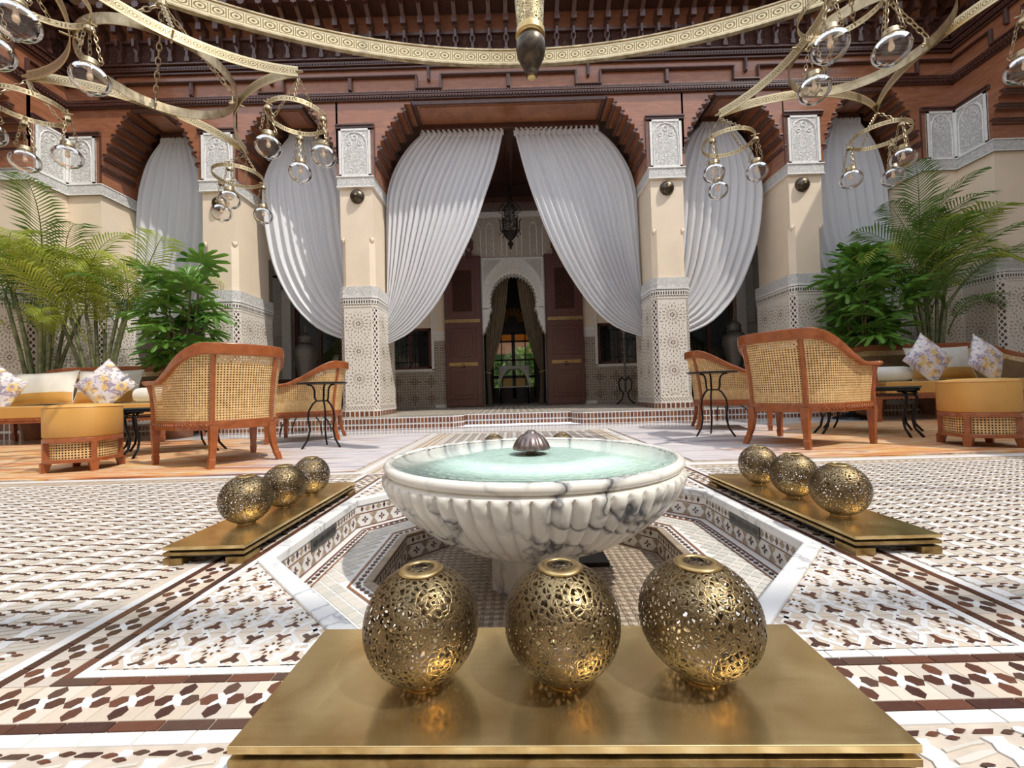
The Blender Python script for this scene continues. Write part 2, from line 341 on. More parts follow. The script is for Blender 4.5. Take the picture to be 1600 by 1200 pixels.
def amber(name, c):
    m = N(name); m.set(c, .1); m.b.inputs['Transmission Weight'].default_value = .6; m.b.inputs['Emission Color'].default_value = (*c, 1); m.b.inputs['Emission Strength'].default_value = .0; return m.mat
M['amber'] = amber('amber_glass', (.75, .42, .08)); M['green_glass'] = amber('green_glass', (.06, .30, .12))
# uv based mosaic bands
def uvband(name, base, ink, kind, K):
    m = N(name); v = m.coord('UV'); sx = m.n('SeparateXYZ'); m.l(v, sx.inputs[0]); u, w = sx.outputs[0], sx.outputs[1]
    fr = lambda x, k, o=0: m.math('ABSOLUTE', m.math('SUBTRACT', m.math('FRACT', m.math('MULTIPLY_ADD', x, k, o)), .5))
    if kind == 'lattice':
        a = m.math('MULTIPLY_ADD', u, K, m.math('MULTIPLY', w, K*.62)); b = m.math('MULTIPLY_ADD', u, K, m.math('MULTIPLY', w, -K*.62))
        f1 = m.math('ABSOLUTE', m.math('SUBTRACT', m.math('FRACT', a), .5)); f2 = m.math('ABSOLUTE', m.math('SUBTRACT', m.math('FRACT', b), .5)); h = m.math('LESS_THAN', m.math('MAXIMUM', f1, f2), .34)
    elif kind == 'squares':
        h = m.math('MULTIPLY', m.math('LESS_THAN', fr(u, K), .28), m.math('LESS_THAN', fr(w, K*.55), .33))
    else:
        h = m.math('LESS_THAN', fr(m.math('ADD', u, m.math('MULTIPLY', w, .8)), K), .2); h = m.math('MULTIPLY', h, m.math('LESS_THAN', fr(w, K*.45), .3))
    nz = m.noise(v, 30, 2); m.set(m.mix(h, base, m.ramp(nz, [(.4, ink), (.6, tuple(min(1, c*2.4) for c in ink))])), .35); m.bump(h, -.3, .003); return m.mat
M['lattice'] = uvband('lattice_mosaic', (.76, .72, .66), (.06, .025, .02), 'lattice', 17)
M['squares'] = uvband('square_mosaic', (.74, .70, .64), (.04, .035, .03), 'squares', 26)
M['braid'] = uvband('braid_mosaic', (.72, .67, .60), (.16, .12, .09), 'braid', 22)
def mosaic_wall():
    m = N('gallery_mosaic'); v = m.coord(); sx = m.n('SeparateXYZ'); m.l(v, sx.inputs[0]); cb = m.n('CombineXYZ'); m.l(sx.outputs[0], cb.inputs[0]); m.l(sx.outputs[2], cb.inputs[1])
    K = 2.6
    fu = m.math('SUBTRACT', m.math('FRACT', m.math('MULTIPLY', sx.outputs[0], K)), .5); fw = m.math('SUBTRACT', m.math('FRACT', m.math('MULTIPLY', sx.outputs[2], K)), .5)
    r = m.math('SQRT', m.math('ADD', m.math('MULTIPLY', fu, fu), m.math('MULTIPLY', fw, fw))); an = m.math('ARCTAN2', fw, fu)
    p = m.math('MULTIPLY', m.math('COSINE', m.math('MULTIPLY', an, 12)), m.math('COSINE', m.math('MULTIPLY', r, 52)))
    vo = m.n('TexVoronoi', voronoi_dimensions='2D', feature='DISTANCE_TO_EDGE', i_Scale=17.0, i_Randomness=.35); m.l(cb.outputs[0], vo.inputs['Vector'])
    h = m.math('ADD', m.math('MULTIPLY', m.math('GREATER_THAN', p, .1), m.math('LESS_THAN', r, .5)), m.math('LESS_THAN', vo.outputs[0], .09))
    m.set(m.ramp(m.math('MULTIPLY', h, .5), [(0, (.16, .10, .06)), (.5, (.46, .40, .33)), (1, (.62, .57, .50))]), .35); return m.mat
M['mosaic_wall'] = mosaic_wall()
# ================================================================== FLOOR
A_OUT, A_IN = .823, .778            # pool coping apothems
PC = (CX, 1.56)
T8 = math.tan(pi/8)
def octa(a, c=PC): return [(c[0]+a/cos(pi/8)*cos(pi/8+k*pi/4), c[1]+a/cos(pi/8)*sin(pi/8+k*pi/4)) for k in range(8)]
floor = struct('floor')
b = MB(); Q = .83; x0, x1, y0, y1 = -9, 9, -7, 6.0
for (a_, b_, c_, d_) in ((x0, CX-Q, y0, y1), (CX+Q, x1, y0, y1), (CX-Q, CX+Q, y0, PC[1]-Q), (CX-Q, CX+Q, PC[1]+Q, y1)): b.box(a_, b_, c_, d_, -.05, -.002)
oc = octa(A_OUT-.005)
for sx in (-1, 1):
    for sy in (-1, 1):
        h = (A_OUT-.005)*T8; a = A_OUT-.005
        p = [(PC[0]+sx*Q, PC[1]+sy*h), (PC[0]+sx*Q, PC[1]+sy*Q), (PC[0]+sx*h, PC[1]+sy*Q), (PC[0]+sx*h, PC[1]+sy*a), (PC[0]+sx*a, PC[1]+sy*h)]
        if sx*sy < 0: p = p[::-1]
        b.prism(p, -.05, -.002)
b.build('grout_bed', M['grout'], floor)
# white strips and border bands around the pool: individual tiles
def strip_mesh(l, w, name, mat): return MB().prism([(-l/2+.001, -w/2+.0006), (l/2-.001, -w/2+.0006), (l/2-.001, w/2-.0006), (-l/2+.001, w/2-.0006)], -.003, .0, .012).mesh(name, mat)
def ring_tiles(a, w, n, name, mat):
    L = 2*(a+w/2); l = L/n; me = strip_mesh(l, w, name, mat)
    for k in range(4):
        an = k*pi/2
        for i in range(n):
            t = -L/2+l*(i+.5)
            p = (t, -(a)) ; x = p[0]*cos(an)-p[1]*sin(an); y = p[0]*sin(an)+p[1]*cos(an)
            inst(me, name, floor, (PC[0]+x, PC[1]+y, random.uniform(-.0003, .0003)), (0, 0, an))
ring_tiles(.8255, .019, 23, 'white_strip_tile', M['z_white'])
ring_tiles(.8455, .019, 23, 'brown_strip_tile', M['z_dark'])
ring_tiles(.9455, .019, 26, 'brown_strip_tile', M['z_dark'])
ring_tiles(.9675, .024, 26, 'white_strip_tile', M['z_white'])
def hexa(cx, cy, L, w, an, tip=.35):
    p = [(-L/2, 0), (-L/2+L*tip, -w/2), (L/2-L*tip, -w/2), (L/2, 0), (L/2-L*tip, w/2), (-L/2+L*tip, w/2)]
    return [(cx+x*cos(an)-y*sin(an), cy+x*sin(an)+y*cos(an)) for x, y in p]
Z0, Z1 = -.003, .0004
me_pet = MB().prism(hexa(0, 0, .030, .0225, 0, .3), Z0, Z1, .03).mesh('petal_tile', M['z_dark'])
pts = []
for k in range(16):
    a = k*pi/8; r = (.0075, .0125, .017, .0125)[k % 4] if k % 4 != 2 else .0195
    if k % 4 == 0: r = .008
    pts.append((r*cos(a), r*sin(a)))
me_flo = MB().prism(pts, Z0, Z1, .03).mesh('flower_centre_tile', M['z_white'])
me_bg = MB().prism([(-.0352, -.0395), (.0352, -.0395), (.0352, .0395), (-.0352, .0395)], -.004, -.0002, .01).mesh('band_ground_tile', M['z_cream'])
far = MB(); nF = 24; sp_ = 2*.855/nF
for k in range(4):
    an = k*pi/2
    for i in range(nF):
        t = -.855+sp_*(i+.5); x = t*cos(an)+.8955*sin(an); y = t*sin(an)-.8955*cos(an)
        P = (PC[0]+x, PC[1]+y)
        if k == 2:
            for j in range(4):
                q = an+j*pi/2; rr = .0205 if j % 2 == 0 else .0235
                far.prism(hexa(P[0]+cos(q)*rr, P[1]+sin(q)*rr, .03, .0225, q, .3), Z0, Z1)
            inst(me_flo, 'flower_centre_tile', floor, (*P, 0), (0, 0, an))
            inst(me_bg, 'band_ground_tile', floor, (*P, 0), (0, 0, an)); continue
        inst(me_bg, 'band_ground_tile', floor, (*P, random.uniform(-.0002, .0001)), (0, 0, an))
        inst(me_flo, 'flower_centre_tile', floor, (*P, 0), (0, 0, an))
        for j in range(4):
            q = an+j*pi/2; rr = .0205 if j % 2 == 0 else .0235
            inst(me_pet, 'petal_tile', floor, (P[0]+cos(q)*rr, P[1]+sin(q)*rr, random.uniform(-.0002, .0002)), (0, 0, q))
for sx in (-1, 1):
    for sy in (-1, 1):
        P = (PC[0]+sx*.8955, PC[1]+sy*.8955); inst(me_bg, 'band_ground_tile', floor, (*P, -.0001)); inst(me_flo, 'flower_centre_tile', floor, (*P, 0))
        for j in range(4):
            q = j*pi/2; far.prism(hexa(P[0]+cos(q)*.0215, P[1]+sin(q)*.0215, .03, .0225, q, .3), Z0, Z1)
far.build('far_petal_tiles', M['z_dark'], floor, kind='stuff')
# star and Y panels in the four corners outside the octagon
def ypiece():
    p = [(-.005, -.021), (.005, -.021), (.0055, -.004), (.021, .010), (.013, .019), (0, .008), (-.013, .019), (-.021, .010), (-.0055, -.004)]
    return p
YP = [(x*.88, y*.88) for x, y in ypiece()]
star = [((.0125 if k % 2 == 0 else .0075)*cos(k*pi/8), (.0125 if k % 2 == 0 else .0075)*sin(k*pi/8)) for k in range(16)]
LAT = []
for k in range(8):         # white interlaced band of one cell
    a0 = pi/8+k*pi/4; a1 = a0+pi/4; ri, ro = .0365, .0475
    LAT.append([(ri*cos(a0), ri*sin(a0)), (ro*cos(a0), ro*sin(a0)), (ro*cos(a1), ro*sin(a1)), (ri*cos(a1), ri*sin(a1))])
for k in range(4):
    q = k*pi/2
    for c0, c1 in ((-.013, -.004), (.004, .013)): LAT.append([(cos(q)*a_-sin(q)*b_, sin(q)*a_+cos(q)*b_) for a_, b_ in ((.044, c0), (.0555, c0), (.0555, c1), (.044, c1))])
    LAT.append([(cos(q+pi/4)*a_-sin(q+pi/4)*b_, sin(q+pi/4)*a_+cos(q+pi/4)*b_) for a_, b_ in ((.050, -.0045), (.0785, -.0045), (.0785, .0045), (.050, .0045))])
DART = [[(cos(a)*.013+sin(a)*.003, sin(a)*.013-cos(a)*.003), (cos(a)*.021, sin(a)*.021), (cos(a)*.013-sin(a)*.003, sin(a)*.013+cos(a)*.003), (cos(a)*.010, sin(a)*.010)] for a in [k*pi/4+pi/8 for k in range(8)]]
RAYS = [[(cos(a)*.0225+sin(a)*.0035, sin(a)*.0225-cos(a)*.0035), (cos(a)*.032+sin(a)*.006, sin(a)*.032-cos(a)*.006), (cos(a)*.032-sin(a)*.006, sin(a)*.032+cos(a)*.006), (cos(a)*.0225-sin(a)*.0035, sin(a)*.0225+cos(a)*.0035)] for a in [k*pi/4 for k in range(8)]]
CELL = [[(-.055, -.055), (.055, -.055), (.055, .055), (-.055, .055)]]
def clip(poly, planes):
    for nx, ny, d in planes:      # keep nx*x+ny*y <= d
        out = []
        for i in range(len(poly)):
            p, q = poly[i-1], poly[i]; fp, fq = nx*p[0]+ny*p[1]-d, nx*q[0]+ny*q[1]-d
            if (fp <= 0) != (fq <= 0): t = fp/(fp-fq); out.append((p[0]+(q[0]-p[0])*t, p[1]+(q[1]-p[1])*t))
            if fq <= 0: out.append(q)
        poly = out
        if len(poly) < 3: return []
    return poly
P8 = .111; CACHE = {}
def place(kind, polys, name, mat, X, Y, planes, z1, z0=-.003, rot=0, sc=(1, 1), stuff=False):
    c, s2 = cos(rot), sin(rot); W_ = [[((x*sc[0])*c-(y*sc[1])*s2, (x*sc[0])*s2+(y*sc[1])*c) for x, y in p] for p in polys]; key = (kind, rot, sc)
    if all(nx*(X+x)+ny*(Y+y) <= d for p in W_ for x, y in p for nx, ny, d in planes):
        if key not in CACHE:
            b = MB(); [b.prism(p, z0, z1, .02) for p in W_]; CACHE[key] = b.mesh(name, mat)
        o = inst(CACHE[key], name, floor, (X, Y, random.uniform(-.0001, .0001)))
    else:
        b = MB(); ar = 0
        for p in W_:
            q = clip([(X+x, Y+y) for x, y in p], planes)
            if len(q) < 3: continue
            A_ = abs(sum(q[i-1][0]*q[i][1]-q[i][0]*q[i-1][1] for i in range(len(q))))/2; ar += A_
            if A_ > 4e-6: b.prism([(x-X, y-Y) for x, y in q], z0, z1)
        if ar < 2e-5 or not b.f: return
        o = b.build(name, mat, floor, loc=(X, Y, 0))
    if stuff: o['kind'] = 'stuff'
for sx in (-1, 1):
    for sy in (-1, 1):
        PL = [(sx, 0, sx*PC[0]+.814), (0, sy, sy*PC[1]+.814), (-sx, -sy, -sx*PC[0]-sy*PC[1]-(A_OUT+.002)*sqrt(2))]
        for i in range(6):
            for j in range(6):
                X = PC[0]+sx*(.754-i*P8); Y = PC[1]+sy*(.764-j*P8)
                place('cell', CELL, 'panel_ground_tile', M['z_cream'], X, Y, PL, -.0003, -.004)
                place('lat', LAT, 'white_interlace_tile', M['z_white'], X, Y, PL, .0005); place('star', [star], 'star_tile', M['z_white'], X, Y, PL, .0004)
                place('dart', DART, 'star_point_tiles', M['z_dark'], X, Y, PL, .0004, stuff=True); place('rays', RAYS, 'ray_tiles', M['z_white'], X, Y, PL, .0002, stuff=True)
                place('y', [YP], 'y_tile', M['z_dark'], X, Y+.034, PL, .0008, rot=0, sc=(.95, .62)); place('y', [YP], 'y_tile', M['z_dark'], X, Y-.034, PL, .0008, rot=pi, sc=(.95, .62))
                place('y', [YP], 'y_tile', M['z_dark'], X-sx*P8/2, Y+.030, PL, .0009, rot=0, sc=(1, .85)); place('y', [YP], 'y_tile', M['z_dark'], X-sx*P8/2, Y-.030, PL, .0009, rot=pi, sc=(1, .85))
                if i == 0: place('y', [YP], 'y_tile', M['z_dark'], X+sx*.048, Y+.030, PL, .0009, rot=0, sc=(.8, .85)); place('y', [YP], 'y_tile', M['z_dark'], X+sx*.048, Y-.030, PL, .0009, rot=pi, sc=(.8, .85))
# open field: narrow white columns, dark separators, small flowers -- real pieces, joined
fd, fw, fg, fc = MB(), MB(), MB(), MB()
def cell(x, y):
    fw.prism([(x-.015, y+.006), (x-.0105, y+.016), (x-.0155, y+.026), (x-.0155, y+.029), (x-.0105, y+.039), (x-.015, y+.049), (x+.015, y+.049), (x+.0105, y+.039), (x+.0155, y+.029), (x+.0155, y+.026), (x+.0105, y+.016), (x+.015, y+.006)], Z0, Z1)
    fd.prism([(x-.017, y-.0025), (x-.008, y+.003), (x+.017, y+.003), (x+.009, y-.0035)], Z0, Z1)
    c = x+.05
    fd.prism(hexa(c-.0195, y-.002, .021, .0065, .12, .46), Z0, Z1); fd.prism(hexa(c+.0195, y+.002, .021, .0065, .12, .46), Z0, Z1)
    fd.prism(hexa(c, y+.009, .019, .0055, 0, .3), Z0, Z1); fd.prism(hexa(c, y-.009, .019, .0055, 0, .3), Z0, Z1)
    fw.prism(hexa(c, y, .020, .011, 0, .25), Z0, Z1)
    fg.prism([(x+.019, y+.012), (x+.036, y+.014), (x+.081, y+.026), (x+.081, y+.030), (x+.062, y+.029), (x+.019, y+.018)], Z0, Z1-.0004)
    fg.prism([(x+.019, y+.034), (x+.036, y+.036), (x+.081, y+.045), (x+.081, y+.040), (x+.062, y+.038), (x+.019, y+.028)], Z0, Z1-.0004)
def field(xa, xb, ya, yb):
    x = xb-.099 if xb < CX-.5 else xa+.016
    if xb < CX-.5:
        while x > xa: x -= .1
        x += .1
    while x < xb-.06:
        y = yb-.052
        while y > ya: cell(x, y); y -= .055
        x += .1
R1 = PC[1]-.98
field(-3.6, CX-.985, .45, 2.44); field(CX+.985, 3.8, .45, 2.44); field(-1.0, 1.2, .36, R1-.019)
for k in range(-10, 24):
    x = 1.216-.1*k-.3; c = x+.05; y = R1-.0125
    if -1.0 < x < 1.2:
        fd.prism([(x-.017, y-.0025), (x-.008, y+.003), (x+.017, y+.003), (x+.009, y-.0035)], Z0, Z1)
        for dx, dy, L_, w_, an in ((-.0195, -.002, .021, .0065, .12), (.0195, .002, .021, .0065, .12), (0, -.009, .019, .0055, 0)): fd.prism(hexa(c+dx, y+dy, L_, w_, an, .4), Z0, Z1)
        fw.prism(hexa(c, y, .020, .011, 0, .25), Z0, Z1)
field(CX-.78, CX+.80, 2.56, 4.95)
fd.build('field_brown_tiles', M['z_dark'], floor, kind='stuff'); fw.build('field_white_tiles', M['z_white'], floor, kind='stuff'); fg.build('field_pale_tiles', M['z_grey'], floor, kind='stuff')
# borders next to the rugs and the marble strip before the step
b = MB(); w_ = MB(); c_ = MB()
for s_ in (-1, 1):
    for xx, ww in ((.985, .05),): w_.box(*sorted((CX+s_*(xx), CX+s_*(xx+ww))), 2.55, 5.0, Z0, .0)
    for xx in (.82, .93): b.box(*sorted((CX+s_*xx, CX+s_*(xx+.018))), 2.56, 5.0, Z0, .0002)
    w_.box(*sorted((CX+s_*1.035, CX+s_*6.8)), 2.545, 2.605, Z0, .0)
    b.box(*sorted((CX+s_*1.0, CX+s_*6.8)), 2.525, 2.533, Z0, .0002); b.box(*sorted((CX+s_*1.0, CX+s_*6.8)), 2.455, 2.463, Z0, .0002)
    for i in range(110):
        x = CX+s_*(1.02+i*.05); b.prism(hexa(x, 2.494, .036, .014, .5), Z0, .0002)
for i in range(64):
    for s_ in (-1, 1): b.prism(hexa(CX+s_*.884, 2.6+i*.038, .03, .014, .8), Z0, .0002)
b.build('path_border_tiles', M['z_tan'], floor, kind='stuff'); w_.build('white_border_strip', M['z_white'], floor)
MB().box(-7.2, 7.3, 5.05, 5.98, -.004, .001).build('marble_apron', M['marble_floor'], floor)
# ================================================================== POOL
pool = struct('pool')
pool.name = 'trim_1'
def ring8(b, a0, a1, z0, z1):
    p, q = octa(a0), octa(a1)
    v = [(x, y, z1) for x, y in p]+[(x, y, z1) for x, y in q]+[(x, y, z0) for x, y in p]+[(x, y, z0) for x, y in q]
    f = []
    for i in range(8):
        j = (i+1) % 8; f += [(i, i+8, j+8, j), (i+24, i+8, j+8, j+24)[::-1], (i+16, i, j, j+16)[::-1]]
    b.add(v, f)
for k in range(8):       # eight coping slabs
    p, q = octa(A_IN), octa(A_OUT); i, j = k, (k+1) % 8
    e = .0008
    MB().prism([p[i], q[i], q[j], p[j]], -.022, .006).build('coping_slab', M['marble_cop'], pool, bevel=.005)
ZP, ZQ = -.125, -.232
b = MB()
def octwall(a, z0, z1): 
    p = octa(a); b.add([(x, y, z0) for x, y in p]+[(x, y, z1) for x, y in p], [(i, i+8, (i+1) % 8+8, (i+1) % 8) for i in range(8)])
octwall(A_IN+.006, ZP, -.018); b.build('pool_wall', M['z_white'], pool)
b = MB(); p, q = octa(.53), octa(A_IN+.01)
b.add([(x, y, ZP) for x, y in p]+[(x, y, ZP) for x, y in q], [(i, i+8, (i+1) % 8+8, (i+1) % 8) for i in range(8)]); b.build('ledge_bed', M['z_white'], pool)
b = MB(); octwall(.53, ZQ, ZP); b.build('pit_wall', M['z_white'], pool)
MB().prism(octa(.54), ZQ-.02, ZQ).build('pit_floor', M['grout'], pool)
# wall ornament
def wallpieces(a, zt, zb, nd, dk, cr, rs):
    h = zt-zb
    for k in range(8):
        an = k*pi/4; L = 2*a*T8; n = Vector((-cos(an), -sin(an), 0)); t = Vector((-sin(an), cos(an), 0)); C0 = Vector((PC[0]+a*cos(an), PC[1]+a*sin(an), 0))
        def pl(mb, poly, e=.0018):
            m_ = len(poly); v = [C0+t*u+Vector((0, 0, zb+w*h)) for u, w in poly]; v2 = [x+n*e for x in v]
            mb.add(v+v2, [tuple(range(2*m_-1, m_-1, -1))]+[((i+1) % m_, i, i+m_, (i+1) % m_+m_) for i in range(m_)])
        for z_ in (.03, .60, .97): pl(rs, [(-L/2, z_), (L/2, z_), (L/2, z_+.035), (-L/2, z_+.035)])
        for i in range(nd):
            u = -L/2+L*(i+.5)/nd; s_ = L/nd*.16
            pl(dk, [(u-s_*.8, .80), (u, .69), (u+s_*.8, .80), (u, .92)])
            if i < nd-1: pl(cr, [(u+s_*1.6, .80), (u+L/nd/2, .69), (u+L/nd-s_*1.6, .80), (u+L/nd/2, .92)])
        m2 = max(3, nd*2//3)
        for i in range(m2):
            u = -L/2+L*(i+.5)/m2; w = L/m2/2
            pl(cr, [(u-w*.98, .33), (u-w*.55, .55), (u-w*.8, .57), (u-w, .57)]); pl(cr, [(u+w*.98, .33), (u+w, .57), (u+w*.8, .57), (u+w*.55, .55)])
            pl(cr, [(u-w*.98, .33), (u-w, .09), (u-w*.8, .08), (u-w*.55, .11)]); pl(cr, [(u+w*.98, .33), (u+w*.55, .11), (u+w*.8, .08), (u+w, .09)])
            for q in range(4):
                c, s2 = cos(q*pi/2), sin(q*pi/2); r = .010
                pl(dk, [(u+(c*r*1.6), .33+s2*r*1.6/h), (u+(c*r*.9-s2*.004), .33+(s2*r*.9+c*.004)/h), (u+c*.002, .33+s2*.002/h), (u+(c*r*.9+s2*.004), .33+(s2*r*.9-c*.004)/h)], .0022)
dk, cr, rs = MB(), MB(), MB()
wallpieces(A_IN+.006, -.020, ZP, 12, dk, cr, rs); wallpieces(.53, ZP-.004, ZQ, 8, dk, cr, rs)
dk.build('dark_wall_tiles', M['z_dark'], pool, kind='stuff'); cr.build('cream_wall_tiles', M['z_tan'], pool, kind='stuff'); rs.build('rust_wall_strips', M['z_brown'], pool, kind='stuff')
# grilles on the two side walls
for s_ in (-1, 1):
    x = PC[0]+s_*(A_IN+.004); g = MB(); g.box(*sorted((x, x-s_*.004)), 1.46, 1.66, -.066, -.024)
    o = g.build('vent_grille', plain('grey_cast_iron', (.13, .13, .125), .5, .5), pool)
    hole = MB()
    for i in range(4):
        y = 1.485+i*.05; hole.add([(x-s_*.0048, y+.017*cos(k*pi/4), -.045+.011*sin(k*pi/4)) for k in range(8)], [tuple(range(8))])
        if i < 3: hole.add([(x-s_*.0048, y+.025+.003*cos(k*pi/4), -.045+.011*sin(k*pi/4)) for k in range(8)], [tuple(range(8))])
    hole.build('vent_slots', M['dark'], o, kind='stuff')
# ledge tiles: clipped arabesque pieces, border tiles, pit nosing and herringbone
lt, ld = MB(), MB()
def oct_d(x, y): return max(abs(x*cos(k*pi/4)+y*sin(k*pi/4)) for k in range(4))
s_ = .034
for i in range(-40, 41):
    for j in range(-40, 41):
        x = (i+j)*s_*.72; y = (i-j)*s_*.72; d = oct_d(x, y)
        if .615 < d < .715:
            p = []
            for k in range(8):
                a = k*pi/4; r = s_*(.66 if k % 2 == 0 else .60); p.append((PC[0]+x+r*cos(a)*.97, PC[1]+y+r*sin(a)*.97))
            p = [(PC[0]+x+s_*dx, PC[1]+y+s_*dy) for dx, dy in ((.66, 0), (.30, .27), (0, .66), (-.30, .40), (-.66, 0), (-.30, -.27), (0, -.66), (.30, -.40))]
            lt.prism(p, ZP-.002, ZP+.002, .04)
b2 = MB(); wn = MB()
for a in (.748, .712): ring8(b2, a, a+.007, ZP, ZP+.003)
for a in (.592, ): ring8(b2, a, a+.008, ZP, ZP+.003)
for k in range(8):
    an = k*pi/4
    for a, n in ((.735, 22), (.573, 17)):
        L = 2*a*T8
        for i in range(n):
            t = -L/2+L*(i+.5)/n; cx_, cy_ = PC[0]+a*cos(an)-t*sin(an), PC[1]+a*sin(an)+t*cos(an)
            ld.prism(hexa(cx_, cy_, .021, .013, an+pi/2, .3), ZP, ZP+.0032)
            ld.prism(hexa(cx_+.0, cy_, .017, .008, an, .3), ZP, ZP+.0034)
    L = 2*.54*T8; n = 24
    for i in range(n):
        t = -L/2+L*(i+.5)/n; c0 = (PC[0]+.543*cos(an)-t*sin(an), PC[1]+.543*sin(an)+t*cos(an), ZP-.004); wn.obox(c0, .028, L/n*.9, .016, an)
lt.build('arabesque_tiles', M['z_grey'], pool, kind='stuff'); ld.build('ledge_cross_tiles', M['z_dark'], pool, kind='stuff'); b2.build('ledge_rust_lines', M['z_brown'], pool, kind='stuff'); wn.build('pit_nosing_tiles', M['z_tan'], pool, kind='stuff')
hb = MB(); s_ = .030
for i in range(-36, 37):
    for j in range(-36, 37):
        x, y = i*s_/2, j*s_/2
        if (i+j) % 2: continue
        if oct_d(x, y) < .515:
            a = 0 if (i//1) % 2 else pi/2; hb.obox((PC[0]+x, PC[1]+y, ZQ+.001), .0262, .0125, .003, a)
hb.build('pit_herringbone_tiles', M['z_tan'], pool, kind='stuff')
# ================================================================== FOUNTAIN
ft = thing('fountain', 'fluted white marble fountain bowl with grey veins standing in the octagonal pool', 'fountain', (PC[0], PC[1], ZQ))
H0 = -ZQ
prof = [(0, -.105), (.12, -.10), (.18, -.085), (.26, -.06), (.34, -.02), (.41, .03), (.465, .08), (.505, .13), (.527, .175), (.530, .20), (.518, .209), (.511, .213)]
NF = 62
def fl(i, a):
    z = prof[i][1]; w = min(1, max(0, (z+.10)/.06))*(1 if z < .195 else .0)
    if z > .17 and z < .195: w *= .9
    return 1+.022*w*(abs(sin(a*NF/2))**.6-.55)*(1.0 if prof[i][0] > .2 else .5)*1.6
b = MB(); P2 = []
for i in range(len(prof)-1):
    for k in range(3): t = k/3; P2.append((prof[i][0]*(1-t)+prof[i+1][0]*t, prof[i][1]*(1-t)+prof[i+1][1]*t))
P2.append(prof[-1]); prof = P2
b.lathe([(r, z+H0) for r, z in prof], NF*8, flute=lambda i, a: fl(i, a))
b.build('bowl', M['marble'], ft, smooth=True)
b = MB(); b.lathe([(.505, .207+H0), (.524, .212+H0), (.531, .222+H0), (.531, .232+H0), (.524, .241+H0), (.512, .2435+H0), (.503, .240+H0), (.497, .225+H0), (.46, .16+H0)], 128, cap=False); b.build('rim', M['marble'], ft, smooth=True)
b = MB(); b.lathe([(0, .236+H0), (.05, .2375+H0), (.2, .2372+H0), (.502, .2368+H0)], 96); b.build('water', M['water'], ft, smooth=True)
b = MB(); b.prism([(.155/cos(pi/8)*cos(pi/8+k*pi/4), .155/cos(pi/8)*sin(pi/8+k*pi/4)) for k in range(8)], 0, H0-.09); b.build('pedestal', M['marble'], ft)
MB().box(.17, .30, .10, .22, 0, .02).build('base_plate', M['dark'], ft)
npf = [(0, .328), (.014, .327), (.020, .321), (.021, .317), (.036, .311), (.052, .296), (.063, .278), (.069, .262), (.067, .258), (.060, .256)]
def nfl(i, a): return 1+(.07 if i > 4 else 0)*(abs(sin(a*9))-.5)
o = MB().lathe([(r, z+H0) for r, z in npf], 108, flute=nfl).build('nozzle', plain('oxidised_bronze', (.22, .17, .16), .35, .7, var=.3, sc=40), ft, smooth=True)
MB().lathe([(.02, .22+H0), (.02, .262+H0)], 16).build('nozzle_stem', M['bronze'], ft)
b = MB(); rr_ = random.Random(3)
for k in range(26):
    a = k*2*pi/26+rr_.uniform(-.05, .05); r = .067; h = rr_.uniform(.008, .024)
    b.tube([(r*cos(a), r*sin(a), .258+H0), (r*1.03*cos(a), r*1.03*sin(a), .258+H0-h)], [.0018, .0009], 6)
b.build('water_drops', M['glass'], ft, kind='stuff')
# ================================================================== TRAYS AND BALLS
def tray(name, label, cx, cy, L, D, rz, grp):
    t = thing(name, label, 'tray', (cx, cy, 0), rz, grp)
    MB().box(-L/2, L/2, -D/2, D/2, .043, .0525).build('top_slab', M['brass'], t, bevel=.001)
    MB().box(-L/2+.012, L/2-.012, -D/2+.012, D/2-.012, .036, .043).build('black_gap', M['dark'], t)
    MB().box(-L/2, L/2, -D/2, D/2, .027, .036).build('lower_slab', M['brass_edge'], t, bevel=.001)
    MB().box(-L/2+.012, L/2-.012, -D/2+.012, D/2-.012, .019, .027).build('lower_gap', M['dark'], t)
    for sx in (-1, 1):
        for sy in (-1, 1): MB().box(*sorted((sx*(L/2-.075), sx*L/2)), *sorted((sy*(D/2-.055), sy*D/2)), .0, .019).build('foot', M['brass_edge'], t, bevel=.001)
    for x in (-L/4, L/4): MB().box(x-.04, x+.04, -D/2+.03, D/2-.03, .001, .019).build('cross_bearer', M['dark'], t)
    return t
tray('brass_tray', 'low polished brass tray in the foreground before the fountain', .054, .623, .816, .25, radians(-1.6), 'low brass trays around the fountain')
tray('brass_tray', 'long brass tray on the floor left of the fountain', -.906, 1.63, .85, .236, radians(90.2), 'low brass trays around the fountain')
tray('brass_tray', 'long brass tray on the floor right of the fountain', 1.038, 1.572, .86, .235, radians(89.8), 'low brass trays around the fountain')
tray('brass_tray', 'brass tray mostly hidden behind the fountain bowl', .07, 2.55, .82, .236, 0, 'low brass trays around the fountain')
me_ball = MB().lathe([(.0845*sin(pi*(i/40*.93+.035)), .081-.081*cos(pi*(i/40*.93+.035))) for i in range(1, 41)], 72, cap=False).mesh('openwork_shell', M['openwork'], True)
me_ring = MB().lathe([(.0195, .1605), (.0205, .1618), (.0300, .1600), (.0330, .1578), (.0315, .1565), (.0195, .1585), (.0195, .1605)], 40, cap=False).mesh('rim_ring', M['rimbrass'], True)
me_foot = MB().lathe([(.028, 0), (.028, .004), (.022, .006), (.0, .006)], 32).mesh('foot_ring', M['rimbrass'], True)
grid_ = MB(); 
grid_.tube([(.0165*cos(k*pi/8), .0165*sin(k*pi/8), .1583) for k in range(16)], .0010, 5, close=True)
for k in range(12): grid_.tube([(0, 0, .1585), (.0195*cos(k*pi/6), .0195*sin(k*pi/6), .1585)], .0011, 5)
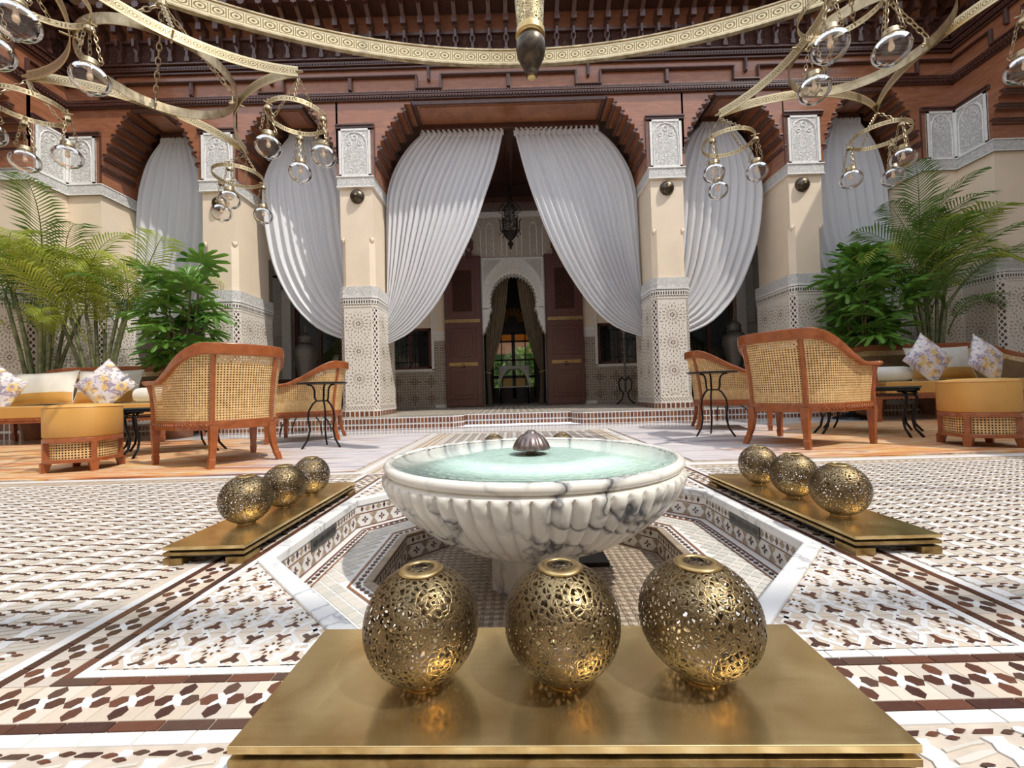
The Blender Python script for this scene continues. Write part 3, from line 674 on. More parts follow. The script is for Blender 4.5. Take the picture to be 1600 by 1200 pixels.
grid_.tube([(.011*cos(k*pi/8), .011*sin(k*pi/8), .1585) for k in range(16)], .0011, 5, close=True); me_gr = grid_.mesh('rim_grille', M['bronze'])
me_can = MB().lathe([(0, .007), (.021, .007), (.021, .030), (.018, .030), (.018, .012), (0, .012)], 24).mesh('candle_cup', M['frost'], True)
BALLS = [(-.144, .622, 'left of the three large openwork brass balls on the front tray', .99, -.12, .10), (.062, .618, 'middle of the three large openwork brass balls on the front tray', 1, 0, .12), (.263, .617, 'right of the three large openwork brass balls on the front tray', 1.01, .10, .10),
 (-.914, 1.415, 'openwork ball nearest the camera on the left tray', .97, 0, 0), (-.897, 1.615, 'middle openwork ball on the left tray', .93, 0, 0), (-.889, 1.816, 'farthest openwork ball on the left tray', .90, 0, 0),
 (1.025, 1.327, 'openwork ball nearest the camera on the right tray', .965, 0, 0), (1.036, 1.558, 'middle openwork ball on the right tray', .93, 0, 0), (1.031, 1.774, 'farthest openwork ball on the right tray', .90, 0, 0),
 (-.126, 2.55, 'brass ball top showing over the bowl left of the nozzle', .95, 0, 0), (.293, 2.55, 'brass ball top showing over the bowl right of the nozzle', .95, 0, 0)]
for i, (x, y, lb, sc, tx, ty) in enumerate(BALLS):
    t = thing('openwork_ball', lb, 'ball lantern', (x, y, .0526), i*1.3, 'openwork brass balls on the trays'); t.scale = (sc, sc, 1.0)
    inst(me_ball, 'shell', t, (0, 0, .002)); inst(me_ring, 'rim_ring', t, (0, 0, .0015)); inst(me_foot, 'foot_ring', t); inst(me_gr, 'rim_grille', t, (0, 0, .0015)); inst(me_can, 'candle_cup', t)
# ================================================================== ARCADE
D = 6.445; XW = 6.96
def frame(kind):
    if kind == 'back': return Matrix.Translation((CX, D, 0))
    if kind == 'left': return Matrix.Translation((CX-XW, D, 0)) @ Matrix.Rotation(pi/2, 4, 'Z')
    if kind == 'right': return Matrix.Translation((CX+XW, D, 0)) @ Matrix.Rotation(-pi/2, 4, 'Z')
# local: x along wall, +y into the gallery. left wall: local x -> world +y ; right wall: local x -> world -y
ZS, ZT = 3.91, 5.05
wb = struct('wall_back'); wb.matrix_world = frame('back')
wl = struct('wall_left'); wl.matrix_world = frame('left')
wr = struct('wall_right'); wr.matrix_world = frame('right')
ROPE = MB()
def mould(b, x0, x1, z, h, p, y=0): b.box(x0, x1, y-p, y+.02, z, z+h)
def beaded(b, x0, x1, z, p=.03, step=.045, r=.012):
    n = int((x1-x0)/step)
    for i in range(n):
        x = x0+step*(i+.5); b.box(x-step*.32, x+step*.32, -p-.006, -p+.004, z-r, z+r)
def arch(parent, xc, half, flat, dep=.55):
    n = 7; b = MB(); rod = MB(); prev = half
    xs = [half-(half-flat)*((k/n)**1.55) for k in range(n+1)]; zs = [ZS+(ZT-ZS)*(k/n)**.82 for k in range(n+1)]
    for s in (-1, 1):
        for k in range(n):
            xa, xb, z = xs[k], xs[k+1], zs[k]
            if xa-xb > 1e-3: b.box(*sorted((xc+s*xa, xc+s*xb)), 0, dep, zs[k+1]-.0, ZT+.1)
            st = MB(); xx = xs[k+1]; zz = zs[k+1]
            st.tube([(xc+s*(xx-.004), -.012, zz+.035), (xc+s*(xx-.004), dep, zz+.035)], .026, 8)
            st.tube([(xc+s*(xx+.022), -.014, zz+.004), (xc+s*(xx+.022), dep, zz+.004)], .015, 6)
            st.box(*sorted((xc+s*(xx-.01), xc+s*(xx+.05))), -.016, dep, zz+.055, zz+.075)
            st.build('arch_step_moulding', M['cedar_dark'], parent, bevel=.003)
        if half > 1.5: continue
    b.box(xc-flat, xc+flat, 0, dep, ZT, ZT+.1)
    b.build('arch_fascia', M['cedar'], parent)
    # sunken lintel panel with frame
    p = MB(); p.box(xc-flat, xc+flat, -.02, .02, ZT-.03, ZT+.03); p.box(xc-flat, xc+flat, dep-.04, dep+.02, ZT-.09, ZT); 
    for s in (-1, 1): p.box(*sorted((xc+s*flat, xc+s*(flat-.05))), 0, dep, ZT-.035, ZT)
    p.build('lintel_frame', M['cedar_dark'], parent, bevel=.006)
    MB().box(xc-flat+.1, xc+flat-.1, .08, dep-.1, ZT-.018, ZT+.01).build('lintel_panel', M['cedar'], parent, bevel=.006)
def entab(parent, x0, x1, us, stubs, nb0=None):
    MB().box(x0, x1, 0, .6, ZT+.08, 6.5).build('frieze_board', M['cedar'], parent)
    b = MB(); c = MB()
    for z, h, p in ((4.67, .045, .03), (4.72, .025, .05)): pass
    for z, h, p in ((5.10, .035, .035), (5.145, .02, .055), (5.18, .03, .045), (5.225, .018, .03), (5.60, .03, .04), (5.645, .022, .06), (5.69, .035, .05), (5.735, .03, .075)): mould(b, x0, x1, z, h, p)
    beaded(c, x0, x1, 5.135, .05); beaded(c, x0, x1, 5.218, .04); beaded(c, x0, x1, 5.68, .055)
    # meander moulding: lower line, U dips, stubs
    t = .035; segs = []
    edges = sorted([u for u in us if x0 < u < x1]); xa = x0
    for u in edges+[None]:
        xb = (u-.19) if u is not None else x1
        segs.append((xa, xb, 5.455, 5.49)); 
        if u is not None:
            segs += [(u-.21, u-.175, 5.26, 5.49), (u+.175, u+.21, 5.26, 5.49), (u-.21, u+.21, 5.245, 5.28)]
            segs.append((u-.022, u+.022, 5.39, 5.60)); xa = u+.19
    for u in stubs:
        if x0 < u < x1: segs.append((u-.03, u+.03, 5.25, 5.455))
    for a, b_, z0, z1 in segs:
        m = MB(); m.box(a, b_, -.045, 0, z0, z1); m.box(a+.008, b_-.008, -.058, -.04, z0+.008, z1-.008)
        m.build('meander_moulding', M['cedar_dark'], parent, bevel=.004)
    b.build('cornice_moulding', M['cedar_dark'], parent, bevel=.005); c.build('bead_rows', M['cedar_dark'], parent, kind='stuff')
    # carved soffit, brackets and rafters
    MB().box(x0, x1, -.02, .02, 5.765, 6.10).build('carved_frieze', M['carved_wood'], parent)
    MB().box(x0, x1, -.30, .6, 6.46, 6.5).build('eave_boards', M['cedar_dark'], parent); MB().box(x0, x1, -.06, .02, 6.10, 6.14).build('soffit_rail', M['cedar_dark'], parent)
    MB().box(x0, x1, -.44, .6, 6.5, 6.62).build('eave_fascia', plain('skylit_pink_board', (.42, .25, .19), .6, var=.1, sc=6), parent)  # pink is sky and sun light on the wood, put into its colour
    lo = MB(); 
    lo.vprism([(-.035, 5.77), (.035, 5.77), (.035, 5.83), (.022, 5.85), (.022, 5.93), (.04, 5.95), (.04, 6.03), (.026, 6.05), (.026, 6.12), (-.026, 6.12), (-.026, 6.05), (-.04, 6.03), (-.04, 5.95), (-.022, 5.93), (-.022, 5.85), (-.035, 5.83)], -.09, 0)
    lo.box(-.018, .018, -.15, 0, 5.98, 6.10); ml = lo.mesh('wall_bracket', M['cedar_dark'])
    ra = MB(); 
    v = [(-.03, 0, 6.14), (.03, 0, 6.14), (-.03, -.36, 6.38), (.03, -.36, 6.38), (-.03, 0, 6.30), (.03, 0, 6.30), (-.03, -.36, 6.47), (.03, -.36, 6.47)]
    ra.add(v, [(0, 1, 3, 2)[::-1], (4, 5, 7, 6), (0, 2, 6, 4)[::-1], (1, 3, 7, 5), (2, 3, 7, 6)[::-1]])
    st = []
    for k in range(16): r = .062 if k % 2 == 0 else .044; st.append((r*cos(k*pi/8), 6.40+r*sin(k*pi/8)))
    ra.vprism(st, -.40, -.33); ra.box(-.04, .04, -.20, -.14, 6.17, 6.28); mr = ra.mesh('rafter_end', M['cedar_dark'])
    n = int((x1-x0)/.262); 
    for i in range(n):
        x = x0+.262*(i+.5); inst(ml, 'wall_bracket', parent, (x, 0, 0)); inst(mr, 'rafter_end', parent, (x, 0, 0))
def plank(parent, x0, x1): 
    b = MB(); mould(b, x0, x1, 4.67, .04, .03); mould(b, x0, x1, 4.71, .025, .045); b.build('capital_moulding', M['cedar_dark'], parent, bevel=.004)
# back arcade
arch(wb, 0, 2.12, 1.52); 
for s in (-1, 1): arch(wb, s*3.50, .80, .26); arch(wb, s*5.66, .76, .26)
entab(wb, -6.96, 6.96, [-6.2, -3.72, -1.25, 1.25, 3.72, 6.2], [-4.97, -2.48, 0, 2.48, 4.97])
for s in (-1, 1):
    for x0, x1 in ((2.12, 2.73), (4.28, 4.90), (6.42, 6.96)):
        MB().box(*sorted((s*x0, s*x1)), 0, .93, ZS, 5.15).build('pier_boarding', M['cedar'], wb); plank(wb, *sorted((s*x0, s*x1)))
        MB().box(*sorted((s*(x0+.0), s*(x0+.012))), -.02, .0, ZS, 4.66).build('edge_bead', M['cedar_dark'], wb)
# side arcades
for w, sg in ((wl, 1), (wr, -1)):
    # local x runs towards the corner for left (+y world); for right it runs away from it (-y world)
    segs = [(-.5, 0), (-3.6, -3.1), (-6.7, -6.2), (-9.8, -9.3), (-12.5, -11.9)]
    for a, b_ in segs:
        x0, x1 = (a, b_) if sg == 1 else (-b_, -a)
        MB().box(x0-.05, x1+.05 if b_ else x1, 0, .93, ZS, 5.15).build('pier_boarding', M['cedar'], w); plank(w, x0, x1)
        if a < -1:
            MB().box(x0, x1, 0, .93, 0, 3.75).build('pier_shaft', M['plaster'], w); MB().box(x0-.03, x1+.03, -.03, .95, 3.75, 3.91).build('pier_band', M['carved_small'], w); MB().box(x0+.02, x1-.02, -.015, 0, 3.91, 4.67).build('pier_panel', M['carved'], w)
    for c_ in (-1.8, -4.9, -8.0, -11.1):
        if c_ > -4.5: arch(w, c_*sg, 1.3, .7)
        else: MB().box(c_*sg-1.35, c_*sg+1.35, 0, .55, 4.6, 5.15).build('arch_fascia', M['cedar'], w)
    u = [-.75, -3.2, -5.7]; entab(w, *((-12.5, 0) if sg == 1 else (0, 12.5)), [q*sg for q in u], [sg*q for q in (-2.0, -4.45)])
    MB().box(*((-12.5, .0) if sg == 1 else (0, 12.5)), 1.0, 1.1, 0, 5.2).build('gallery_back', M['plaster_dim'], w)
# south side of the courtyard, behind the camera
wf = struct('wall_front'); MB().box(-8, 8.1, -6.6, -6.4, 0, 3.9).build('front_plaster', M['plaster'], wf); MB().box(-8, 8.1, -6.6, -6.3, 3.9, 6.5).build('front_boarding', M['cedar'], wf)
# ---------------------------------------------------------------- pillars
def rosettes(w, h, rows, cols=1):
    tn, dk = MB(), MB()
    def pl(mb, pts, e): 
        n = len(pts); mb.add([(x, 0, z) for x, z in pts]+[(x, -e, z) for x, z in pts], [tuple(range(n, 2*n))]+[(i, (i+1) % n, (i+1) % n+n, i+n) for i in range(n)])
    for r in range(rows):
        for c in range(cols):
            cx = -w/2+w*(c+.5)/cols; cz = h-.24-r*.43; R = min(.19, w/cols*.46)
            if cz < -.1: continue
            for k in range(16):
                a = 2*pi*k/16
                for r0, r1, ww in ((.30, .56, .045), (.62, .90, .06)):
                    q = [(r0, 0), ((r0+r1)/2, -ww), (r1, 0), ((r0+r1)/2, ww)]
                    pp = [(cx+R*(u*cos(a)-v*sin(a)), cz+R*(u*sin(a)+v*cos(a))) for u, v in q]
                    if all(0.01 < z for _, z in pp): pl(tn, pp, .002)
                a += pi/16; q = (cx+R*1.02*cos(a), cz+R*1.02*sin(a)); r_ = .0085
                if q[1] > .01: pl(dk if k % 2 else tn, [(q[0]+r_*cos(j*pi/2+.7), q[1]+r_*sin(j*pi/2+.7)) for j in range(4)], .002)
            for k in range(8):
                a = 2*pi*k/8; pp = [(cx+R*(u*cos(a)-v*sin(a)), cz+R*(u*sin(a)+v*cos(a))) for u, v in [(.08, 0), (.15, -.045), (.23, 0), (.15, .045)]]
                if cz > .05: pl(dk, pp, .002)
            for sx in (-1, 1):          # dots between rosettes
                for dz, dx, m_ in ((-.215, 0, dk), (-.215, .07, tn), (-.18, .11, tn), (-.245, .11, tn), (-.215, .14, dk), (-.19, .17, tn), (-.15, .165, tn), (.0, .205, dk), (.05, .205, tn), (-.05, .205, tn), (-.10, .19, dk), (.10, .19, dk), (.15, .15, tn), (.17, .19, tn)):
                    x, z = cx+sx*dx*(R/.19), cz+dz; r_ = .009
                    if z > .01 and z < h-.01: pl(m_, [(x+r_*cos(j*pi/3), z+r_*sin(j*pi/3)) for j in range(6)], .002)
    return tn.mesh('rosette_tiles', M['z_tan']), dk.mesh('dark_star_tiles', M['z_dark'])
ROS = {}
def face_frame(p0, p1): 
    d = Vector((p1[0]-p0[0], p1[1]-p0[1], 0)); return d.length, atan2(d.y, d.x)
def skirt(b, br, p0, p1, z0, z1, n=None):
    """white ground with proud brown tiles and white T bars along p0->p1 (outside on the right-hand side)"""
    L, an = face_frame(p0, p1); n = n or max(2, round(L/.078)); t = Vector((cos(an), sin(an), 0)); nn = Vector((sin(an), -cos(an), 0)); h = z1-z0
    for i in range(n):
        u = L*(i+.5)/n; w = L/n*.36; base = Vector((*p0, 0))+t*u
        for q0, q1 in ((.0, .36), (.50, .97)):
            pts = [base+t*dx+Vector((0, 0, z0+h*dz)) for dx, dz in ((-w, q0), (w, q0), (w, q1), (-w, q1))]
            b2 = [p+nn*.004 for p in pts]; br.add(pts+b2, [(4, 5, 6, 7), (0, 1, 5, 4), (1, 2, 6, 5), (2, 3, 7, 6), (3, 0, 4, 7)])
def dado_body(t, poly, zb, with_faces, bot=None):
    """poly: outline ccw of the dado in plan, list of (x,y); faces listed get ornament"""
    n = len(poly)
    g = MB(); g.prism(poly, zb, 1.87); g.build('mosaic_body', M['dado'], t)
    def ring(z0, z1, off, mat, name, uv=True, cap=True):
        c = (sum(p[0] for p in poly)/n, sum(p[1] for p in poly)/n); b = MB(); q = []
        for x, y in poly:
            dx, dy = x-c[0], y-c[1]; l = sqrt(dx*dx+dy*dy); q.append((x+dx/l*off*1.3, y+dy/l*off*1.3))
        for i in range(n):
            a, e = q[i], q[(i+1) % n]; L, an = face_frame(a, e); b.wq((a[0], a[1], z0), (cos(an), sin(an), 0), (0, 0, 1), L, z1-z0)
        b.add([(x, y, z1) for x, y in q], [tuple(range(n))]); b.add([(x, y, z0) for x, y in q], [tuple(range(n-1, -1, -1))])
        b.build(name, mat, t)
    ring(1.86, 1.905, .006, M['braid'], 'braid_band'); ring(1.905, 2.0, .012, M['squares'], 'checker_band'); ring(2.0, 2.03, .02, M['z_white'], 'white_fillet'); ring(2.03, 2.18, .016, M['carved_small'], 'carved_band')
    ring(.25, .33, .008, M['braid'], 'lower_band')
    sk = MB(); br = MB(); ring(zb, .25, .010, M['z_white'], 'skirting_ground')
    c = (sum(p[0] for p in poly)/n, sum(p[1] for p in poly)/n); q = [(x+(x-c[0])/math.hypot(x-c[0], y-c[1])*.0135, y+(y-c[1])/math.hypot(x-c[0], y-c[1])*.0135) for x, y in poly]
    for i in range(n):
        if with_faces[i]: skirt(sk, br, q[i], q[(i+1) % n], zb, .25)
    br.build('skirting_tiles', M['z_brown'], t, kind='stuff')
    for i in range(n):
        k = with_faces[i]
        if not k: continue
        a, e = poly[i], poly[(i+1) % n]; L, an = face_frame(a, e); mid = ((a[0]+e[0])/2, (a[1]+e[1])/2)
        if k == 'L':
            b = MB(); nn = (sin(an)*.003, -cos(an)*.003); b.wq((a[0]+nn[0]+cos(an)*.012, a[1]+nn[1]+sin(an)*.012, .34), (cos(an), sin(an), 0), (0, 0, 1), L-.024, 1.51); b.build('lattice_strip', M['lattice'], t)
        else:
            key = (round(L, 2),)
            if key not in ROS: ROS[key] = rosettes(L-.04, 1.51, 4, 2 if L > .62 else 1)
            nn = (sin(an)*.0005, -cos(an)*.0005)
            for me, nm in zip(ROS[key], ('rosette_tiles', 'dark_star_tiles')):
                o = inst(me, nm, t, (mid[0]+nn[0], mid[1]+nn[1], .335), (0, 0, an)); o['kind'] = 'stuff'
def shaft(t, x0, x1, y0, y1, z0=2.18, z1=3.74, ch=.07):
    b = MB(); zc = 2.95
    b.prism([(x0, y0), (x1, y0), (x1, y1), (x0, y1)], zc, z1)
    b.prism([(x0+ch, y0), (x1-ch, y0), (x1, y0+ch), (x1, y1-ch), (x1-ch, y1), (x0+ch, y1), (x0, y1-ch), (x0, y0+ch)], z0, zc)
    b.build('shaft', M['plaster'], t)
    c = MB()
    for x, s in ((x0, 1), (x1, -1)): c.tube([(x+s*ch*.5, y0+ch*.5, zc-.09), (x+s*ch*.42, y0+ch*.42, zc+.0)], [.0, .045], 10)
    c.build('chamfer_stop', M['plaster'], t, smooth=True)
def panel_arch(t, x0, x1, yf, z0, z1, ry=None):
    """carved panel with raised pointed arch and frame, facing -y at yf"""
    MB().box(x0, x1, yf-.012, yf+.02, z0, z1).build('carved_panel', M['carved'], t)
    w = (x1-x0)/2; cx = (x0+x1)/2; fr = MB()
    for a, b_, c, d in ((x0, x0+.035, z0, z1), (x1-.035, x1, z0, z1), (x0, x1, z1-.03, z1), (x0, x1, z0, z0+.03)): fr.box(a, b_, yf-.02, yf, c, d)
    pts = []; hw = w-.055; zs = z0+(z1-z0)*.58
    for k in range(9): a = pi*k/8; pts.append((cx-hw*cos(a), zs+(z1-.055-zs)*sin(a)**.8))
    for i in range(8):
        (xa, za), (xb, zb) = pts[i], pts[i+1]; fr.tube([(xa, yf-.014, za), (xb, yf-.014, zb)], .009, 6)
    for s in (-1, 1): fr.tube([(cx+s*hw, yf-.014, z0+.03), (cx+s*hw, yf-.014, zs)], .009, 6)
    for dx, dz, r in ((0, .62, .035), (-.3, .30, .028), (.3, .30, .028)):   # lobed cusps
        c = (cx+dx*w*1.1, zs+(z1-zs)*dz*.9); fr.tube([(c[0]+r*cos(q*pi/6), yf-.013, c[1]+r*sin(q*pi/6)) for q in range(13)], .007, 5)
    fr.build('panel_frame', M['whiteframe'], t)
def pillar(xc, label, grp='square courtyard pillars'):
    t = thing('pillar', label, 'pillar', (CX+xc, D, 0), 0, grp)
    h = .29; y0, y1, c = -.03, .98, .075
    poly = [(-h+c, y0), (h-c, y0), (h, y0+c), (h, y1-c), (h-c, y1), (-h+c, y1), (-h, y1-c), (-h, y0+c)]
    dado_body(t, poly, 0, ['R', 'L', 'R', 0, 0, 0, 'R', 'L'])
    shaft(t, -.255, .255, 0, .94)
    b = MB(); b.box(-.285, .285, -.035, .97, 3.745, 3.905); b.build('capital_band', M['carved_small'], t, bevel=.006)
    b = MB(); b.box(-.292, .292, -.045, .975, 3.735, 3.75); b.box(-.292, .292, -.045, .975, 3.895, 3.912); b.build('band_fillet', M['whiteframe'], t)
    panel_arch(t, -.247, .247, -.012, 3.912, 4.665)
    return t
pillar(-2.43, 'tiled pillar on the left of the wide middle arch'); pillar(2.43, 'tiled pillar on the right of the wide middle arch')
pillar(-4.586, 'tiled pillar standing behind the large cane chair on the left'); pillar(4.586, 'tiled pillar between the right urn and the right-hand plants')
# corner piers (L-shaped)
for s, lb in ((-1, 'corner pier behind the left palm, sunlit cream plaster over mosaic'), (1, 'shaded corner pier behind the right palm, cream plaster over mosaic')):
    t = thing('corner_pier', lb, 'pillar', (CX+s*XW, D, 0))
    def fx(poly): return poly if s == -1 else [(-x, y) for x, y in poly][::-1]
    # shape in local coordinates for the left corner (x to the right)
    Lp = [(0, -.5), (0, 0), (.53, 0), (.53, .9), (-.95, .9), (-.95, -.5)]
    sh = fx(Lp); MB().prism(sh, 2.15, 3.74).build('shaft', M['plaster'], t)
    c = .07
    P = fx([(.03, -.53+c), (.03, -.03), (.56-c, -.03), (.56, -.03+c), (.56, .92), (-.95, .92), (-.95, -.53), (.03-c, -.53)])
    kinds = ['R', 'R', 'L', 'R', 0, 0, 'R', 'L']
    if s == 1:       # reversed order of edges
        kinds = [kinds[(6-i) % 8] for i in range(8)]
    dado_body(t, P, 0, kinds)
    Bp = fx([(.035, -.535), (.035, -.035), (.565, -.035), (.565, .93), (-.95, .93), (-.95, -.535)]); MB().prism(Bp, 3.745, 3.905).build('capital_band', M['carved_small'], t)
    Bp = fx([(.042, -.545), (.042, -.042), (.572, -.042), (.572, .94), (-.95, .94), (-.95, -.545)]); b = MB(); b.prism(Bp, 3.735, 3.75); b.prism(Bp, 3.895, 3.912); b.build('band_fillet', M['whiteframe'], t)
    tt = t
    panel_arch(t, *sorted((-s*.02, -s*.455)), -.012, 3.912, 4.665)
    # side panel: build in its own frame, rotated
    e = bpy.data.objects.new('side_panel', None); COL.objects.link(e); e.parent = t; e.rotation_euler = (0, 0, -s*pi/2); e.location = (0, 0, 0)
    if s == -1: panel_arch(e, -.46, -.02, -.012, 3.912, 4.665)
    else: panel_arch(e, .02, .46, -.012, 3.912, 4.665)
# sconces
for x, z, lb in ((-2.35, 3.60, 'round bronze wall light high on the pillar left of the middle arch'), (-4.51, 3.55, 'round bronze wall light on the left outer pillar behind hanging globes'), (2.49, 3.59, 'round bronze wall light high on the pillar right of the middle arch'), (4.60, 3.58, 'round bronze wall light on the right outer pillar')):
    t = thing('wall_light', lb, 'wall light', (x, D-.001, z), 0, 'round bronze wall lights on the pillars')
    b = MB(); b.lathe([(0.11*sin(k*pi/16), -.09*cos(k*pi/16)) for k in range(0, 9)], 32, flute=lambda i, a: 1+.03*abs(sin(a*8)), cap=False)
    b.v = [(x_, z_-.0, y_) for x_, y_, z_ in b.v]; b.f = [f[::-1] for f in b.f]
    b.build('dome', M['bronze'], t, smooth=True)
    b = MB(); b.lathe([(0, -.10), (.012, -.098), (.018, -.088)], 12); b.v = [(x_, z_, y_) for x_, y_, z_ in b.v]; b.build('boss', M['rimbrass'], t)
# ---------------------------------------------------------------- platform / step
pf = struct('floor_gallery'); pf.name = 'floor.001'; ZG = .165
po = [(-8, 5.97), (CX-.93, 5.97), (CX-.80, 6.12), (CX-.80, 6.32), (CX+.80, 6.32), (CX+.80, 6.12), (CX+.93, 5.97), (8.1, 5.97), (8.1, 13), (-8, 13)]
MB().prism(po, 0, ZG-.004).build('step_block', M['z_white'], pf); MB().prism([(x, y+(.03 if y < 7 else 0)) for x, y in po], ZG-.004, ZG).build('gallery_paving', plain('pale_mosaic_paving', (.40, .36, .30), .3, var=.25, sc=30), pf)
sk, br = MB(), MB()
for i in range(7): skirt(sk, br, po[i], po[i+1], .0, ZG-.015, max(3, round(face_frame(po[i], po[i+1])[0]/.052)))
for i in range(7):
    L, an = face_frame(po[i], po[i+1]); n = max(2, round(L/.052))
    for j in range(n): 
        u = L*(j+.5)/n; br.obox((po[i][0]+cos(an)*u-sin(an)*.02, po[i][1]+sin(an)*u+cos(an)*.02, ZG+.0005), .018, .018, .003, an+pi/4)
br.build('riser_tiles', M['z_brown'], pf, kind='stuff')
gp = MB()
for i in range(-60, 61):
    for j in range(0, 26):
        x, y = CX+i*.11, 6.5+j*.11
        if abs(x-CX) < 2.15: gp.obox((x, y, ZG), .05, .05, .002, pi/4)
gp.build('gallery_inlay', M['z_cream'], pf, kind='stuff')
# ================================================================== GALLERY BEHIND THE ARCADE
YB = 9.5
bw = struct('wall_gallery'); bw.name = 'wall_inner'; bw.matrix_world = Matrix.Translation((CX, YB, 0))
def wallbox(x0, x1, z0, z1, mat, name, y0=0, y1=.3): return MB().box(x0, x1, y0, y1, z0, z1).build(name, mat, bw)
# openings: portal |x|<.72 z<3.3 ; windows 1.9..2.9 z 1.1..2.05 ; doorways 3.75..5.1 z<3.0
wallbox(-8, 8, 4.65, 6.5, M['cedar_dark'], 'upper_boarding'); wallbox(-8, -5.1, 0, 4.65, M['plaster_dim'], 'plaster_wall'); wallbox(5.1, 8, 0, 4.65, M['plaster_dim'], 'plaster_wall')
for s in (-1, 1):
    X = lambda a, b: sorted((s*a, s*b))
    wallbox(*X(.72, 1.9), ZG, 1.84, M['mosaic_wall'], 'mosaic_dado'); wallbox(*X(1.9, 2.9), ZG, 1.05, M['mosaic_wall'], 'mosaic_dado'); wallbox(*X(2.9, 3.75), ZG, 1.84, M['mosaic_wall'], 'mosaic_dado')
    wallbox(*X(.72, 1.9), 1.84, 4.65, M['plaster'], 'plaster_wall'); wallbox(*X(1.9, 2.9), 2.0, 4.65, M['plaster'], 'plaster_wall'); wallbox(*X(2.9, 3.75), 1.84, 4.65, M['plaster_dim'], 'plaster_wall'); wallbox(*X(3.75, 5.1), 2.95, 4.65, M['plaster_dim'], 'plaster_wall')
    b = MB()
    for x0, x1, z0, z1 in ((1.84, 1.9, 1.02, 2.6), (2.9, 2.96, 1.02, 2.6), (1.84, 2.96, 1.0, 1.06), (1.55, 1.84, 1.84, 1.92), (2.96, 3.7, 1.84, 1.92)): b.box(*X(x0, x1), -.03, .02, z0, z1)
    b.build('window_trim', M['whiteframe'], bw, bevel=.005)
    b = MB()
    for a0, a1, z0, z1 in ((3.55, 3.75, ZG, 3.15), (5.1, 5.3, ZG, 3.15), (3.55, 5.3, 2.95, 3.15)): b.box(*X(a0, a1), -.06, .04, z0, z1)
    b.build('doorway_trim', M['whiteframe'], bw, bevel=.01); b = MB(); 
    for a0, a1, z0, z1 in ((3.50, 3.55, 1.9, 3.3), (5.3, 5.5, 1.9, 3.3), (3.3, 5.5, 3.25, 3.45)): b.box(*X(a0, a1), -.03, .02, z0, z1)
    b.build('carved_surround', M['carved_small'], bw)
    wallbox(*X(.72, 1.84), ZG, .24, M['squares'], 'checker_plinth', -.01, 0); wallbox(*X(1.55, 1.84), 1.70, 1.84, M['squares'], 'checker_frieze', -.01, 0)
    wallbox(*X(3.3, 4.7), 3.5, 4.6, M['carved_tan'], 'carved_panel', -.02, 0)
    # window: frame, panes, iron grille
    w = struct('window_1' if s < 0 else 'window_2'); w.matrix_world = Matrix.Translation((CX+s*2.4, YB, 0))
    b = MB()
    for x0, x1, z0, z1 in ((-.5, -.43, 1.06, 2.0), (.43, .5, 1.06, 2.0), (-.5, .5, 1.06, 1.12), (-.5, .5, 1.94, 2.0), (-.03, .03, 1.1, 1.96)): b.box(x0, x1, .02, .10, z0, z1)
    b.build('frame', M['door'], w)
    for x in (-.23, .23): MB().box(x-.2, x+.2, .06, .065, 1.12, 1.94).build('pane', M['pane'], w)
    for k in range(9): 
        g = MB(); x = -.4+k*.1; g.tube([(x, .0, 1.08), (x, .0, 1.98)], .006, 6); g.build('grille_bar', M['iron'], w)
    g = MB()
    for z in (1.22, 1.85): g.tube([(-.46, 0, z), (.46, 0, z)], .007, 6)
    for k in range(8):
        x = -.35+k*.1; g.tube([(x+.035*cos(q*pi/6), 0, 1.62+.035*sin(q*pi/6)) for q in range(12)], .004, 5, close=True)
    g.build('grille_scrolls', M['iron'], w); MB().box(-.5, .5, .25, .28, 1.0, 2.1).build('room_darkness_board', M['dark'], w)  # thin black board paints the darkness behind the window
    # doorway with brown posts and reflecting glass
    dr = struct('door_1' if s < 0 else 'door_2'); dr.matrix_world = Matrix.Translation((CX+s*4.42, YB, 0))
    for x0, x1 in ((-.67, -.60), (-.14, -.06), (.36, .44), (.60, .67)): MB().box(*sorted((-s*x0, -s*x1)), .12, .2, ZG, 2.95).build('post', M['door'], dr, bevel=.005)
    for x0, x1 in ((-.60, -.14), (-.06, .36), (.44, .60)): MB().box(*sorted((-s*x0, -s*x1)), .155, .16, ZG+.1, 2.9).build('pane', M['pane'], dr)
    MB().box(-1.9, 1.9, .6, .65, 0, 3.4).build('room_darkness_board', M['dark'], dr); MB().box(-.67, .67, .1, .22, 2.83, 2.95).build('head_rail', M['door'], dr)  # black board stands in for the unlit depth of the doorway
MB().box(-8, 8, -.45, -.0, 4.62, 4.78).build('wood_cornice', M['cedar_dark'], bw, bevel=.02)
wallbox(-8, 8, 4.50, 4.62, M['whiteframe'], 'stucco_cornice', -.05, 0)
